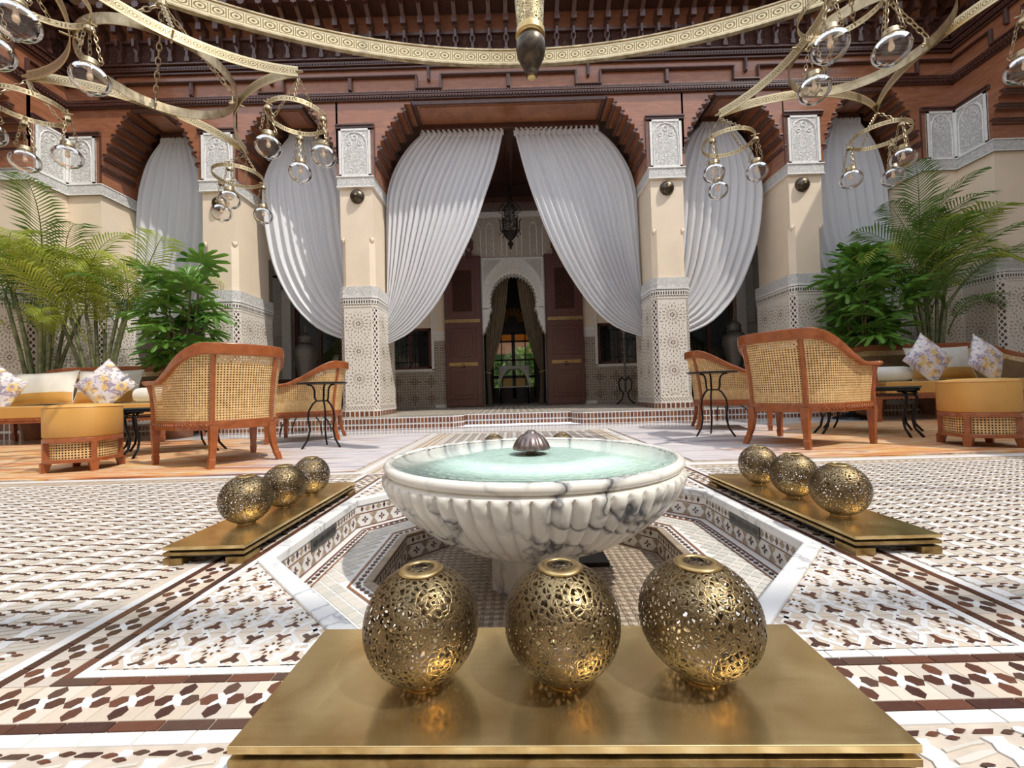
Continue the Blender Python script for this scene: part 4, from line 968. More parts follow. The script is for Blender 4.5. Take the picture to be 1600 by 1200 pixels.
# blind arcade above the portal
for i, (xc, w_) in enumerate(((-.86, .30), (-.5, .16), (-.17, .12), (.17, .12), (.5, .16), (.86, .30))):
    fr = MB(); pts = [(xc-w_/2*cos(pi*k/10), 4.2+.16*sin(pi*k/10)) for k in range(11)]
    for (xa, za), (xb, zb) in zip(pts, pts[1:]): fr.tube([(xa, -.035, za), (xb, -.035, zb)], .014, 6)
    for s in (-1, 1): fr.tube([(xc+s*w_/2, -.035, 3.6), (xc+s*w_/2, -.035, 4.2)], .016, 8)
    fr.build('blind_arch', M['whiteframe'], bw)
wallbox(-1.25, 1.25, 3.55, 4.5, M['carved_tan'], 'carved_panel', -.03, -.001)
for s in (-1, 1):
    b = MB(); b.lathe([(.06, 3.55), (.06, 3.68), (.10, 3.74), (.10, 3.92), (.055, 4.02), (.0, 4.22)], 6, (s*.98, -.12, 0)); b.build('wood_finial', M['door'], bw)
    wallbox(*sorted((s*.72, s*.80)), ZG, 3.6, M['cedar_dark'], 'portal_post', -.10, .0)
# white lobed arch of the portal
po = [(-.72, 1.80), (-.72, 3.56), (.72, 3.56), (.72, 1.80)]
inner = []; hw = .50; zc = 2.55
for k in range(0, 97):
    a = -.28+(pi+.56)*k/96; r = 1+.075*abs(sin(pi*k/4)); rx = hw*r; rz = .60*r; inner.append((-cos(a)*-rx, zc+sin(a)*rz))
low = [(.53, 2.32), (.56, 2.22), (.55, 2.14), (.60, 2.08), (.60, 2.0), (.65, 1.95), (.65, 1.88), (.70, 1.84), (.70, 1.80)]
inner = [(x, z) for x, z in reversed(low)]+inner+[(-x, z) for x, z in low]
def arch_plate(b, y0, y1, inner, outer_fn):
    n = len(inner); v = []
    for x, z in inner: v += [(x, y0, z), (*((outer_fn(x, z)[0], y0, outer_fn(x, z)[1])),), (x, y1, z)]
    f = []
    for i in range(n-1): a, c = i*3, (i+1)*3; f += [(a, a+1, c+1, c), (a, c, c+2, a+2)]
    b.add(v, f)
def outf(x, z):
    dx, dz = x, z-2.55
    if z < 2.4: return ((.72 if x > 0 else -.72), z)
    k = min(.72/abs(dx) if abs(dx) > 1e-6 else 99, 1.01/dz if dz > 1e-6 else 99); return (dx*k, 2.55+dz*k)
ar = struct('door_3'); ar.matrix_world = Matrix.Translation((CX, YB, 0))
b = MB(); arch_plate(b, -.06, .25, inner, outf); b.build('lobed_arch', M['whiteframe'], ar)
b = MB()
for r in (1.14, 1.24):
    pts = [(hw*r*cos(-.1+(pi+.2)*k/30), -.065, 2.55+.60*r*sin(-.1+(pi+.2)*k/30)) for k in range(31)]; b.tube(pts, .010, 6)
b.tube([(-.7, -.065, 1.85), (-.7, -.065, 3.54), (.7, -.065, 3.54), (.7, -.065, 1.85)], .014, 4); b.build('arch_mouldings', M['whiteframe'], ar)
for s in (-1, 1): MB().vprism([(s*.25, 3.50), (s*.66, 3.50), (s*.66, 2.95), (s*.60, 3.12), (s*.45, 3.32)][::s], -.072, -.055).build('carved_spandrel', M['carved_small'], ar)
# open leaves folded against the wall
for s in (-1, 1):
    lf = MB().box(-.41, .41, -.06, 0, ZG+.02, 3.60).build('door_leaf', M['door'], ar, loc=(s*1.16, -.06, 0), bevel=.004)
    for z0, z1 in ((.35, .95), (1.30, 1.95), (2.25, 3.35)):
        q = MB(); q.box(-.30, .30, -.075, -.055, z0, z1); q.build('raised_frame', M['door'], lf, bevel=.012); MB().box(-.22, .22, -.085, -.07, z0+.08, z1-.08).build('carved_panel', M['carved_wood'] if z0 > 2 else M['door'], lf, bevel=.01)
    for z in (1.10, 2.08): MB().box(-.40 if z > 2 else -.33, .40 if z > 2 else .33, -.078, -.058, z, z+.075).build('brass_strap', M['brass_edge'], lf)
    k = MB(); k.tube([(.04*cos(q*pi/8), -.10, 1.10+.04*sin(q*pi/8)) for q in range(16)], .007, 6, close=True); k.build('ring_handle', M['iron'], lf)
    bd = MB()
    for i in range(40): bd.lathe([(0, -.012), (.012, 0), (0, .012)], 6, (s*.70, -.04, ZG+.1+i*.042))
    bd.build('beaded_trim', M['whiteframe'], ar, kind='stuff')
# bronze curtains in the portal
def drape(name, mat, parent, C0, C1, y, nf, amp, nu=None, nv=26, **kw):
    """C0,C1: polylines [(x,z)] sampled to equal lengths, folds run from C0 to C1"""
    def res(P, n):
        L = [0]
        for a, b_ in zip(P, P[1:]): L.append(L[-1]+math.hypot(b_[0]-a[0], b_[1]-a[1]))
        o = []
        for i in range(n+1):
            t = L[-1]*i/n; k = 0
            while k < len(L)-2 and L[k+1] < t: k += 1
            u = (t-L[k])/(L[k+1]-L[k]+1e-9); o.append((P[k][0]*(1-u)+P[k+1][0]*u, P[k][1]*(1-u)+P[k+1][1]*u))
        for _ in range(3): o = [o[0]]+[((o[i-1][0]+2*o[i][0]+o[i+1][0])/4, (o[i-1][1]+2*o[i][1]+o[i+1][1])/4) for i in range(1, n)]+[o[n]]
        return o
    A, B = res(C0, nv), res(C1, nv); nu = nu or nf*8; rn = random.Random(len(name)+int(abs(C1[0][0])*100)); ph = [rn.uniform(-.9, .9) for _ in range(nf+2)]; am = [rn.uniform(.6, 1.25) for _ in range(nf+2)]
    def fn(u, v):
        i = round(v*nv); x = A[i][0]*(1-u)+B[i][0]*u; z = A[i][1]*(1-u)+B[i][1]*u; q = u*nf; k = int(q)
        a = am[min(k, nf)]*(1-(q-k))+am[min(k+1, nf+1)]*(q-k); env = amp*a*(.55+.6*v if v < .75 else 1.0-.5*(v-.75)/.25)
        s_ = sin(2*pi*(q)+ph[min(k, nf)]*.5*sin(pi*(q-k))); w = math.copysign(abs(s_)**.8, s_)
        return (x+env*.25*cos(2*pi*q)*(1 if 0 < u < 1 else 0), y+env*w-.10*sin(pi*v)*u, z)
    b = MB(); b.grid(fn, nu, nv); return b.build(name, mat, parent, smooth=True, **kw)
for s in (-1, 1):
    C1 = [(s*.10, 3.2), (s*.16, 2.6), (s*.28, 1.9), (s*.45, 1.3), (s*.60, .95)]; C0 = [(s*.60, 3.1), (s*.66, 2.4), (s*.69, 1.8), (s*.69, 1.3), (s*.68, .95)]
    t = thing('portal_curtain', 'bronze curtain tied back on the %s side of the lobed portal' % ('left' if s < 0 else 'right'), 'curtain', (CX, 0, 0), 0, 'bronze portal curtains')
    drape('gathered_cloth', M['brown_cloth'], t, C0, C1, YB+.45, 8, .035); drape('hanging_tail', M['brown_cloth'], t, [(s*.68, .97), (s*.66, ZG+.01)], [(s*.60, .97), (s*.56, ZG+.01)], YB+.45, 3, .025)
    MB().tube([(s*.70, YB+.40, .97), (s*.58, YB+.38, .94), (s*.58, YB+.5, .94), (s*.70, YB+.5, .97)], .014, 8).build('tieback', M['rimbrass'], t)
# room beyond with the garden door
rm = struct('wall_back_room'); rm.name = 'wall_passage'
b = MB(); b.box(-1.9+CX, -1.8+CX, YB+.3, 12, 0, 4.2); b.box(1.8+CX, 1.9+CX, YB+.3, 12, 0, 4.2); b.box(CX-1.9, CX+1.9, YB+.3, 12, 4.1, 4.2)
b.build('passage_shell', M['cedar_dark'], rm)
gd = struct('door_4'); gd.matrix_world = Matrix.Translation((CX-.02, 12, 0)); b = MB()
fr = [(-1.8, -.62, ZG, 4.1), (.62, 1.8, ZG, 4.1), (-.62, .62, 2.15, 2.35), (-.62, .62, 3.05, 4.1), (-.62, .62, ZG, .62), (-.62, .62, .88, .96), (-.05, .05, .3, 2.2), (-.36, -.33, .6, 2.2), (.33, .36, .6, 2.2), (-.62, .62, 1.92, 1.97), (-.62, .62, 1.38, 1.43), (-.62, -.58, .3, 2.3), (.58, .62, .3, 2.3)]
for q in fr: b.box(q[0], q[1], 0, .06, q[2], q[3])
b.build('black_frame', M['dark'], gd)
b = MB()
for k in range(10):
    a = pi*(k+.5)/10; a0, a1 = a-.11, a+.11; b.vprism([(.16*cos(a0), 2.50+.20*sin(a0)), (.16*cos(a1), 2.50+.20*sin(a1)), (.40*cos(a1), 2.50+.40*sin(a1)), (.43*cos(a), 2.50+.43*sin(a)), (.40*cos(a0), 2.50+.40*sin(a0))], .02, .03)
b.build('amber_fan_panes', M['amber'], gd); b = MB()
for k in range(11): a = pi*k/10; b.lathe([(0, -.03), (.04, 0), (0, .03)], 5, (.50*cos(a), .02, 2.52+.48*sin(a)))
b.build('green_fan_panes', M['green_glass'], gd)
b = MB(); b.box(-.62, .62, .10, .12, 2.3, 3.1); b.build('fan_backing', M['dark'], gd)
for x0, x1 in ((-.58, -.36), (-.33, -.05), (.05, .33), (.36, .58)):
    for z0, z1, m_ in ((.62, .88, 'amber' if abs(x0+x1) < .5 else 'pane'), (.96, 1.38, 'pane'), (1.43, 1.92, 'pane'), (1.97, 2.15, 'amber')): MB().box(x0, x1, .03, .035, z0, z1).build('pane', M[m_], gd)
g = MB()
for x in (-.45, -.2, .2, .45): g.tube([(x, -.02, .96), (x, -.02, 1.38)], .008, 5); g.tube([(x+.05*cos(q*pi/6), -.02, 1.17+.05*sin(q*pi/6)) for q in range(12)], .006, 5, close=True)
g.build('scroll_ironwork', M['iron'], gd)
# garden beyond: lawn and hedge
t = thing('hedge', 'sunlit green hedge seen through the garden door', 'hedge', (CX, 15.5, 0)); rr = random.Random(5); b = MB()
for i in range(5200):
    x = rr.uniform(-3, 3); z = rr.uniform(.0, 2.0+.25*sin(x*3)); y = rr.uniform(-.25, .5); a = rr.uniform(0, 6.3); l = rr.uniform(.05, .1); n_ = Vector((cos(a), rr.uniform(-.5, .5), sin(a))).normalized()*l; q = Vector((-n_.z, .3*l, n_.x))*.5; c = Vector((x, y, z))
    b.add([c-n_, c+q, c+n_, c-q], [(0, 1, 2, 3)])
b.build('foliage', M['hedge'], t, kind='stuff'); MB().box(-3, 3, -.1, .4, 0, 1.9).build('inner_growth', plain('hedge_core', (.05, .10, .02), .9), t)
MB().box(-6, 6, 12.1, 22, 0, .1).build('garden_ground', plain('garden_path', (.45, .40, .30), .9), None, kind='structure').name = 'floor.002'
t = thing('garden_wall', 'terracotta garden wall above the hedge beyond the glass door', 'wall', (CX, 17, 0)); MB().box(-5, 5, 0, .2, 0, 4.5).build('wall_face', plain('terracotta_render', (.50, .22, .12), .8), t)
t = thing('white_canopy', 'small table under a white draped canopy inside the portal', 'canopy', (CX-.02, 11.4, ZG))
for x in (-.38, .38):
    for y in (-.2, .2): MB().tube([(x, y, 0), (x, y, .98)], .012, 8).build('post', M['iron'], t)
MB().box(-.40, .40, -.22, .22, .44, .47).build('table_top', M['linen'], t); 
MB().box(-.41, .41, -.23, .23, .94, 1.02).build('canopy_top', M['linen'], t)
for s in (-1, 1):
    b = MB(); b.grid(lambda u, v: (s*(.41-.40*u*(1-v*.93)), -.235+.012*sin(u*30), 1.0-v*(.80-.62*u)), 24, 8); b.build('draped_side', M['linen'], t, smooth=True)
# ceiling of gallery and roof slab
cl = struct('ceiling'); MB().box(-8.1, 8.2, D+.56, YB+.1, 5.25, 5.35).build('ceiling_boards', M['cedar_dark'], cl)
MB().box(-8.1, 8.2, D+.3, 12.2, 6.45, 6.6).build('roof_slab', M['cedar_dark'], cl)
for i in range(13): MB().box(CX-6.6+i*1.1-.06, CX-6.6+i*1.1+.06, D+.56, YB, 5.12, 5.25).build('ceiling_beam', M['cedar_dark'], cl)
for s in (-1, 1): MB().box(*sorted((CX+s*8.0, CX+s*8.15)), -6.6, 12.2, 0, 6.5).build('wall_side_outer', M['plaster_dim'], wl if False else cl); MB().box(*sorted((CX+s*(XW+.3), CX+s*8.2)), -6.6, D+.3, 6.45, 6.6).build('roof_slab', M['cedar_dark'], cl)
# ================================================================== WHITE CURTAINS
YC = 7.0
def wcurtain(label, C0, C1, nf, amp, top, y=YC):
    t = thing('voile_curtain', label, 'curtain', (CX, 0, 0), 0, 'white curtains in the arcade')
    c = drape('gathered_cloth', M['voile'], t, C0, C1, y, nf, amp)
    hd = MB(); xa, za, xb, zb = top
    hd.grid(lambda u, v: (xa+(xb-xa)*u, y-.02+.03*sin(u*nf*2*pi), za+(zb-za)*u+.005-v*.10), nf*8, 2); hd.build('heading_tape', M['voile'], t, smooth=True)
    n = max(2, int(abs(xb-xa)/.085)); tb = MB()
    for i in range(n):
        u = (i+.5)/n; tb.box(xa+(xb-xa)*u-.018, xa+(xb-xa)*u+.018, y-.035, y-.025, za+(zb-za)*u, za+(zb-za)*u+.075)
    tb.build('heading_tabs', M['voile'], t, kind='stuff')
    return t
cL1 = [(-.11, 4.90), (-.24, 4.32), (-.36, 4.0), (-.66, 3.13), (-.89, 2.7), (-1.23, 2.05), (-1.56, 1.68), (-1.78, 1.47), (-2.14, 1.35)]; cL0 = [(-1.52, 4.90), (-1.75, 4.7), (-2.0, 4.3), (-2.12, 3.94), (-2.14, 2.9), (-2.16, 1.95)]
wcurtain('white curtain swept to the left in the wide middle arch', cL0, cL1, 16, .055, (-1.52, 4.93, -.10, 4.93))
wcurtain('white curtain swept to the right in the wide middle arch', [(-x, z) for x, z in cL0], [(.08, 4.92), (.26, 4.09), (.54, 3.2), (.84, 2.54), (1.26, 1.87), (1.68, 1.48), (2.14, 1.35)], 16, .055, (.07, 4.93, 1.52, 4.93))
a0 = [(-3.28, 4.96), (-3.0, 4.7), (-2.75, 4.1), (-2.70, 3.2), (-2.70, 2.0)]; a1 = [(-3.72, 4.96), (-4.05, 4.55), (-4.22, 4.11), (-4.18, 3.56), (-4.03, 2.68), (-3.72, 2.02), (-3.29, 1.57), (-2.70, 1.38)]
wcurtain('white curtain in the arch between the two left pillars, tied to the right', a0, a1, 11, .05, (-3.76, 4.95, -3.24, 4.95))
wcurtain('white curtain in the arch between the two right pillars, tied to the left', [(-x, z) for x, z in a0], [(3.72, 4.96), (4.05, 4.55), (4.25, 3.86), (4.10, 2.88), (3.75, 2.02), (3.29, 1.49), (2.70, 1.33)], 11, .05, (3.24, 4.95, 3.76, 4.95))
a0 = [(-5.92, 4.96), (-6.2, 4.6), (-6.36, 4.06), (-6.42, 3.0), (-6.42, 1.9)]; a1 = [(-5.40, 4.96), (-5.1, 4.5), (-4.92, 4.03), (-4.95, 3.0), (-5.12, 2.3), (-5.46, 1.95), (-6.0, 1.52), (-6.42, 1.40)]
wcurtain('white curtain in the leftmost arch behind the palm, lit low by sun', a0, a1, 9, .05, (-5.95, 4.95, -5.38, 4.95))
wcurtain('shaded white curtain in the rightmost arch behind the palms', [(-x, z) for x, z in a0], [(-x, z) for x, z in a1], 9, .05, (5.38, 4.95, 5.95, 4.95))
# lantern in the middle arch
t = thing('hanging_lantern', 'dark tiered metal lantern hanging in the middle arch', 'lantern', (CX-.03, 8.0, 3.23))
b = MB(); b.lathe([(0, 0), (.02, .03), (.025, .06), (.06, .12), (.05, .14), (.02, .16), (.03, .18), (.10, .25), (.13, .30), (.14, .31), (.14, .34)], 8); b.build('lower_finial', M['iron_dark'], t)
b = MB(); b.lathe([(.15, .34), (.17, .36), (.15, .55), (.17, .58), (.16, .60), (.10, .66), (.11, .68), (.12, .80), (.09, .84), (.05, .92), (.06, .96), (.02, 1.10), (0, 1.16)], 8); b.build('body', pierced('pierced_dark_metal', (.05, .045, .04), (.16, .14, .12), 26, .14), t)
for k in range(8):
    a = k*pi/4; q = MB(); q.tube([(.16*cos(a), .16*sin(a), .32), (.185*cos(a), .185*sin(a), .40), (.185*cos(a), .185*sin(a), .56), (.22*cos(a), .22*sin(a), .60)], .010, 6); q.lathe([(0, -.05), (.015, -.03), (0, 0)], 6, (.20*cos(a), .20*sin(a), .34)); q.tube([(.12*cos(a), .12*sin(a), .70), (.21*cos(a), .21*sin(a), .74), (.20*cos(a), .20*sin(a), .82), (.10*cos(a), .10*sin(a), .93)], .007, 6); q.build('scroll_arm', M['iron_dark'], t)
MB().lathe([(.06, .38), (.07, .46), (.06, .54)], 12).build('glass_core', M['frost'], t, smooth=True); MB().tube([(0, 0, 1.14), (0, 0, 2.0)], .008, 6).build('chain', M['iron'], t)
# ================================================================== RUGS
for s, lb in ((-1, 'striped orange and lilac-grey rug under the left seating group'), (1, 'striped orange and lilac-grey rug under the right seating group')):
    t = MB(); x0, x1 = sorted((CX+s*1.07, CX+s*6.2)); t.box(x0, x1, 2.615 if s < 0 else 2.66, 5.02, -.001, .007)
    o = t.build('area_rug', rug('woven_striped_rug_'+('a' if s < 0 else 'b'), s), None, label=lb, category='rug', group='striped rugs')
# ================================================================== CANE SEATING
def tub_path(W, df, db, r, n=72):
    seg = [(W, df), (W, -db+r)]; pts = [(W, df+(-db+r-df)*i/24) for i in range(24)]
    pts += [(W-r+r*cos(a), -db+r-r*sin(a)) for a in [pi/2*i/24 for i in range(24)]]
    m_ = max(2, int((W-r)/.04)); pts += [((W-r)*(1-i/m_), -db) for i in range(m_+1)]
    return pts+[(-x, y) for x, y in pts[-2::-1]]
def ell_path(W, df, db):
    pts = [(W-(W*.05)*i/20, df+(-.02-df)*i/20) for i in range(20)]; a, b_ = W*.95, db-.02; e = 2.25
    for i in range(41): q = pi/2*i/40; pts.append((a*cos(q)**(2/e), -.02-b_*sin(q)**(2/e)))
    pts[-1] = (0, -db)
    return pts+[(-x, y) for x, y in pts[-2::-1]]
def cane_seat(name, label, cat, W, df, db, r, grp, loc, rz, za=.62, zb=.865, legs=None, mids=(), sofa=False):
    t = thing(name, label, cat, loc, rz, grp); P = tub_path(W, df, db, r) if sofa else ell_path(W, df, db); n = len(P)
    L = [0]
    for a, b_ in zip(P, P[1:]): L.append(L[-1]+math.hypot(b_[0]-a[0], b_[1]-a[1]))
    T = L[-1]; sm = lambda q: max(0, min(1, q))**2*(3-2*max(0, min(1, q)))
    ln = (.46 if not sofa else .95); off = .16 if not sofa else .30
    def zt(i): d = min(L[i], T-L[i]); return za+(zb-za)*sm((d-off)/ln)
    def top(i):           # flare outwards and back towards the top
        d = min(L[i], T-L[i]); k = sm((d-off)/ln); x, y = P[i]; return (x*(1.07 if not sofa else 1.02), y-(.075*k if y < 0 else .02*k)-.0, zt(i))
    tp = [top(i) for i in range(n)]
    # crest rail
    def sec(i):
        d = min(L[i], T-L[i]); k = sm((d-off)/ln); w = .032-.016*k; h = .030+.052*k; up = .006
        return [(-w, -h+up), (w, -h+up), (w*1.05, -h*.3), (w, up), (-w, up), (-w*1.05, -h*.3)]
    b = MB(); b.sweep(tp, sec); ro = b.build('crest_rail', M['cherry'], t, smooth=False, bevel=.006)
    for i in (0, n-1): MB().lathe([(0, -.030), (.030, -.022), (.040, -.006), (.036, .008), (0, .012)], 16, (tp[i][0], tp[i][1]+.012, tp[i][2])).build('scroll_end', M['cherry'], ro, smooth=True)
    zs = .325
    b = MB(); vs, uv, fs = [], [], []
    nv = 10
    for j in range(nv+1):
        v = j/nv
        for i in range(n):
            e = v**1.6; x = P[i][0]*(1-e)+tp[i][0]*e; y = P[i][1]*(1-e)+tp[i][1]*e; z = zs+(tp[i][2]-.02-zs)*v; vs.append((x, y, z)); uv.append((L[i], z))
    fs = [(j*n+i, j*n+i+1, (j+1)*n+i+1, (j+1)*n+i) for j in range(nv) for i in range(n-1)]
    b.add(vs, fs, uv); b.build('cane_panel', M['cane'], t, smooth=True)
    ln_ = MB(); k0, k1 = (6, n-6); vs = []; mm = k1-k0
    for j in range(9):
        v = j/8*.80; e = v**1.6
        for i in range(k0, k1): x = P[i][0]*(1-e)+tp[i][0]*e; y = P[i][1]*(1-e)+tp[i][1]*e; l_ = math.hypot(x, y)+1e-6; vs.append((x-x/l_*.03, y-y/l_*.03, zs+(tp[i][2]-.02-zs)*v))
    ln_.add(vs, [(j*mm+i, j*mm+i+1, (j+1)*mm+i+1, (j+1)*mm+i) for j in range(8) for i in range(mm-1)]); ln_.build('cane_shade_sheet', M['cane_shade'], t, smooth=True)  # added dark sheet, makes the cane holes read as shaded
    # seat rail, front rail
    b = MB(); b.sweep([(x, y, .30) for x, y in P], lambda i: [(-.014, -.032), (.018, -.032), (.022, 0), (.018, .032), (-.014, .032)]); b.box(-W, W, df-.02, df+.012, .268, .332); b.build('seat_rail', M['cherry'], t, bevel=.003)
    cv = MB(); 
    lim = T*.5-(.20 if not sofa else W-r); q_ = .04
    while q_ < lim-.04:
        i = next(k for k in range(n) if L[k] >= q_); x, y = P[i]; tx, ty = P[i+1][0]-x, P[i+1][1]-y; l_ = math.hypot(tx, ty); tx, ty = tx/l_, ty/l_; nx, ny = -ty, tx
        if nx*x < 0: nx, ny = -nx, -ny
        for sg in (-1, 1): cv.tube([(sg*(x+nx*.0215+tx*u), y+ny*.0215+ty*u, .30+w) for u, w in ((-.013, 0), (0, .010), (.013, 0), (0, -.010))], .0042, 5, close=True)
        q_ += .031
    for i in range(int(2*W/.036)):
        x = -W+.03+i*.036; cv.tube([(x, df+.013, .30), (x+.014, df+.013, .308), (x+.026, df+.013, .300), (x+.015, df+.013, .290)], .0055, 5, close=True)
    cv.build('carved_guilloche', M['cherry'], t, kind='stuff')
    # legs and posts
    bx, by = (W-r+r*.72, -db+r-r*.72) if sofa else (.195, -.325)
    for s in (-1, 1):
        q = MB(); q.sweep([(s*W, df-.02, 0), (s*W, df-.02, .001)], lambda i: [(0, 0)]*3) if False else None
        def leg(x, y, ox, oy):
            m = MB(); zz = [.30, .22, .12, .07, .07, .0]; ww = [.026, .024, .019, .017, .021, .016]; of = [0, .0, .25, .55, .55, 1.0]; vs = []
            for z, w, o_ in zip(zz, ww, of): vs += [(x+ox*o_+a*w, y+oy*o_+c*w, z) for a, c in ((-1, -1), (1, -1), (1, 1), (-1, 1))]
            m.add(vs, [(k*4+i, k*4+(i+1) % 4, k*4+4+(i+1) % 4, k*4+4+i)[::-1] for k in range(5) for i in range(4)]+[(20, 21, 22, 23)[::-1]])
            m.build('leg', M['cherry'], t, bevel=.003)
        leg(s*(W-.005), df-.015, 0, .004); leg(s*bx, by, s*.035, -.05)
        # front post and back post
        i0 = 0 if s > 0 else n-1
        MB().tube([(s*W, df-.012, .27), (s*W, df-.012, .40), (s*W*1.02, df-.008, .52), (tp[i0][0], tp[i0][1]-.02, tp[i0][2]-.02)], [.024, .021, .020, .024], 8).build('arm_post', M['cherry'], t)
        k = min(range(n), key=lambda i: abs(P[i][0]-s*bx)+abs(P[i][1]-by)); pth = []
        for j in range(7):
            v = j/6; e = v**1.6; pth.append((P[k][0]*(1-e)+tp[k][0]*e, P[k][1]*(1-e)+tp[k][1]*e, .30+(tp[k][2]-.03-.30)*v))
        MB().sweep([(x*1.012, y*1.012-.002, z) for x, y, z in pth], lambda i: [(-.012, -.0), (.012, 0), (.012, .001), (-.012, .001)]) if False else None
        MB().tube([(x*1.01, y*1.01, z) for x, y, z in pth], .0165, 6).build('back_post', M['cherry'], t)
    for mx in mids:
        for yy in ((df-.015), -db): 
            m = MB(); m.tube([(mx, yy, .29), (mx, yy, .08), (mx, yy, 0)], [.024, .018, .016], 6); m.build('leg', M['cherry'], t)
    # cushion
    pp = [(x*.94, max(y*.93, -db*.93)) for x, y in P]; pp = [(pp[0][0], df+.01)]+pp+[(pp[-1][0], df+.01)]
    c = MB(); 
    hh = (.335, .345, .43, .445) if not sofa else (.325, .335, .455, .47)
    m_ = len(pp); cx_, cy_ = 0, 0; vs = []
    for z, k in ((hh[0], .97), (hh[1], 1), (hh[2], 1), (hh[3], .97)): vs += [(x*k, y*k, z) for x, y in pp]
    vs.append((0, 0, hh[3]+.004)); fs = [(j*m_+i, j*m_+(i+1) % m_, (j+1)*m_+(i+1) % m_, (j+1)*m_+i)[::-1] for j in range(3) for i in range(m_)]+[(3*m_+i, 3*m_+(i+1) % m_, 4*m_)[::-1] for i in range(m_)]
    c.add(vs, fs); c.build('seat_cushion', M['cushion' if not sofa else 'mustard'], t, smooth=False)
    if sofa: 
        tpn = MB(); k = .985; tpn.prism([(x*k, y*k) for x, y in pp][::-1], hh[3]-.004, hh[3]+.003); tpn.f = [f[::-1] for f in tpn.f]; tpn.build('cushion_top', M['cushion'], t)
    return t
CH = [('large cane tub chair left of the fountain, seen from behind', (-2.25, 3.23, 0), radians(56)), ('cane tub chair with white back cushion beside the left tiled pillar', (-2.33, 4.67, 0), radians(104)),
      ('large cane tub chair right of the fountain, partly shaded, seen from behind', (2.29, 3.32, 0), radians(-62)), ('cane tub chair at the foot of the right tiled pillar, behind the small iron table', (2.42, 4.66, 0), radians(-107))]
CHAIRS = []
c0 = cane_seat('tub_chair', CH[0][0], 'chair', .345, .31, .365, .30, 'cane tub chairs on the rugs', CH[0][1], CH[0][2])
for lb, loc, rz in CH[1:]: CHAIRS.append(copy_tree(c0, loc, rz, lb))
bk = MB(); bk.grid(lambda u, v: (-.27+.54*u, -.20-.06*v+.10*(2*u-1)**2+.012*sin(pi*u), .45+.32*v), 16, 8); bk.grid(lambda u, v: (.27-.54*u, -.26-.06*v+.08*(2*u-1)**2, .45+.33*v), 16, 8); bk.build('back_cushion', M['linen'], CHAIRS[0], smooth=True)
so = cane_seat('cane_sofa', 'long cane sofa with mustard seat on the left rug', 'sofa', 1.32, .36, .40, .30, 'cane sofas on the rugs', (-5.45, 5.24, 0), pi, .68, .975, mids=(-.1,), sofa=True)
copy_tree(so, (5.58, 5.22, 0), pi, 'long cane sofa with mustard seat on the right rug, in shade')
def pillow(name, label, w, h, d, mat, loc, rot, grp=None, two=None):
    b = MB(); N_ = 18
    for s in (-1, 1):
        def fn(u, v):
            a, c = 2*u-1, 2*v-1; e = (1-abs(a)**2.6)*(1-abs(c)**2.6); pin = 1-.07*(abs(a)**2)*(1-abs(c)**2)*0-.06*(1-abs(a*c)); k = 1-.07*(1-abs(a)**2*1)*abs(c)**3; k2 = 1-.07*(1-abs(c)**2)*abs(a)**3
            return (a*w/2*k2, s*d/2*e**.55, c*h/2*k)
        g = MB(); g.grid(fn, N_, N_); 
        if s > 0: g.f = [f[::-1] for f in g.f]
        b.add(g.v, g.f)
    o = bpy.data.objects.new(name, b.mesh(name, [mat] if not two else [mat, two], True)); COL.objects.link(o)
    if two:
        for p in o.data.polygons:
            if p.center.z < -h*.16: p.material_index = 1
    pr = MB(); pts = [(w/2*a*(1-.07*(1-a*a*1.0)*0), 0, h/2*c) for a, c in ((-1, -1), (1, -1), (1, 1), (-1, 1))]
    o.location = loc; o.rotation_euler = rot; o['label'] = label; o['category'] = 'cushion'
    if grp: o['group'] = grp
    e = []
    for k in range(4):
        (a0, c0_), (a1, c1) = ((-1, -1), (1, -1), (1, 1), (-1, 1))[k], ((1, -1), (1, 1), (-1, 1), (-1, -1))[k]
        for i in range(8):
            q = i/8; a, c = a0+(a1-a0)*q, c0_+(c1-c0_)*q; kk = 1-.07*(1-a*a)*abs(c)**3; k2 = 1-.07*(1-c*c)*abs(a)**3; e.append((a*w/2*k2, 0, c*h/2*kk))
    pr.tube(e, .005, 6, close=True).build('piping', mat, o, smooth=True); return o
SB = -.30
pillow('floral_cushion', 'floral cushion standing on its corner at the right end of the left sofa', .46, .46, .15, M['floral'], (-4.92, 5.02, .70), (radians(-14), radians(44), radians(4)), 'floral scatter cushions')
pillow('floral_cushion', 'floral cushion cut by the left edge of the picture', .46, .46, .15, M['floral'], (-6.20, 5.02, .67), (radians(-14), radians(28), radians(-6)), 'floral scatter cushions')
pillow('back_cushion', 'wide ivory and mustard back cushion between the two floral ones, left sofa', .84, .44, .16, M['linen'], (-5.22, 5.36, .69), (radians(-14), 0, 0), 'ivory back cushions', M['mustard'])
pillow('back_cushion', 'ivory and mustard back cushion farther left on the left sofa', .84, .44, .16, M['linen'], (-6.06, 5.36, .69), (radians(-14), radians(-2), 0), 'ivory back cushions', M['mustard'])
pillow('floral_cushion', 'floral cushion standing on its corner beside the bolster, right sofa', .46, .46, .15, M['floral'], (4.97, 4.98, .73), (radians(-14), radians(42), radians(-6)), 'floral scatter cushions')
pillow('floral_cushion', 'floral cushion cut by the right edge of the picture', .46, .46, .15, M['floral'], (5.66, 4.98, .71), (radians(-14), radians(32), radians(5)), 'floral scatter cushions')
pillow('back_cushion', 'ivory and mustard back cushion on the right sofa', .84, .44, .16, M['linen'], (5.50, 5.36, .69), (radians(-14), 0, 0), 'ivory back cushions', M['mustard'])
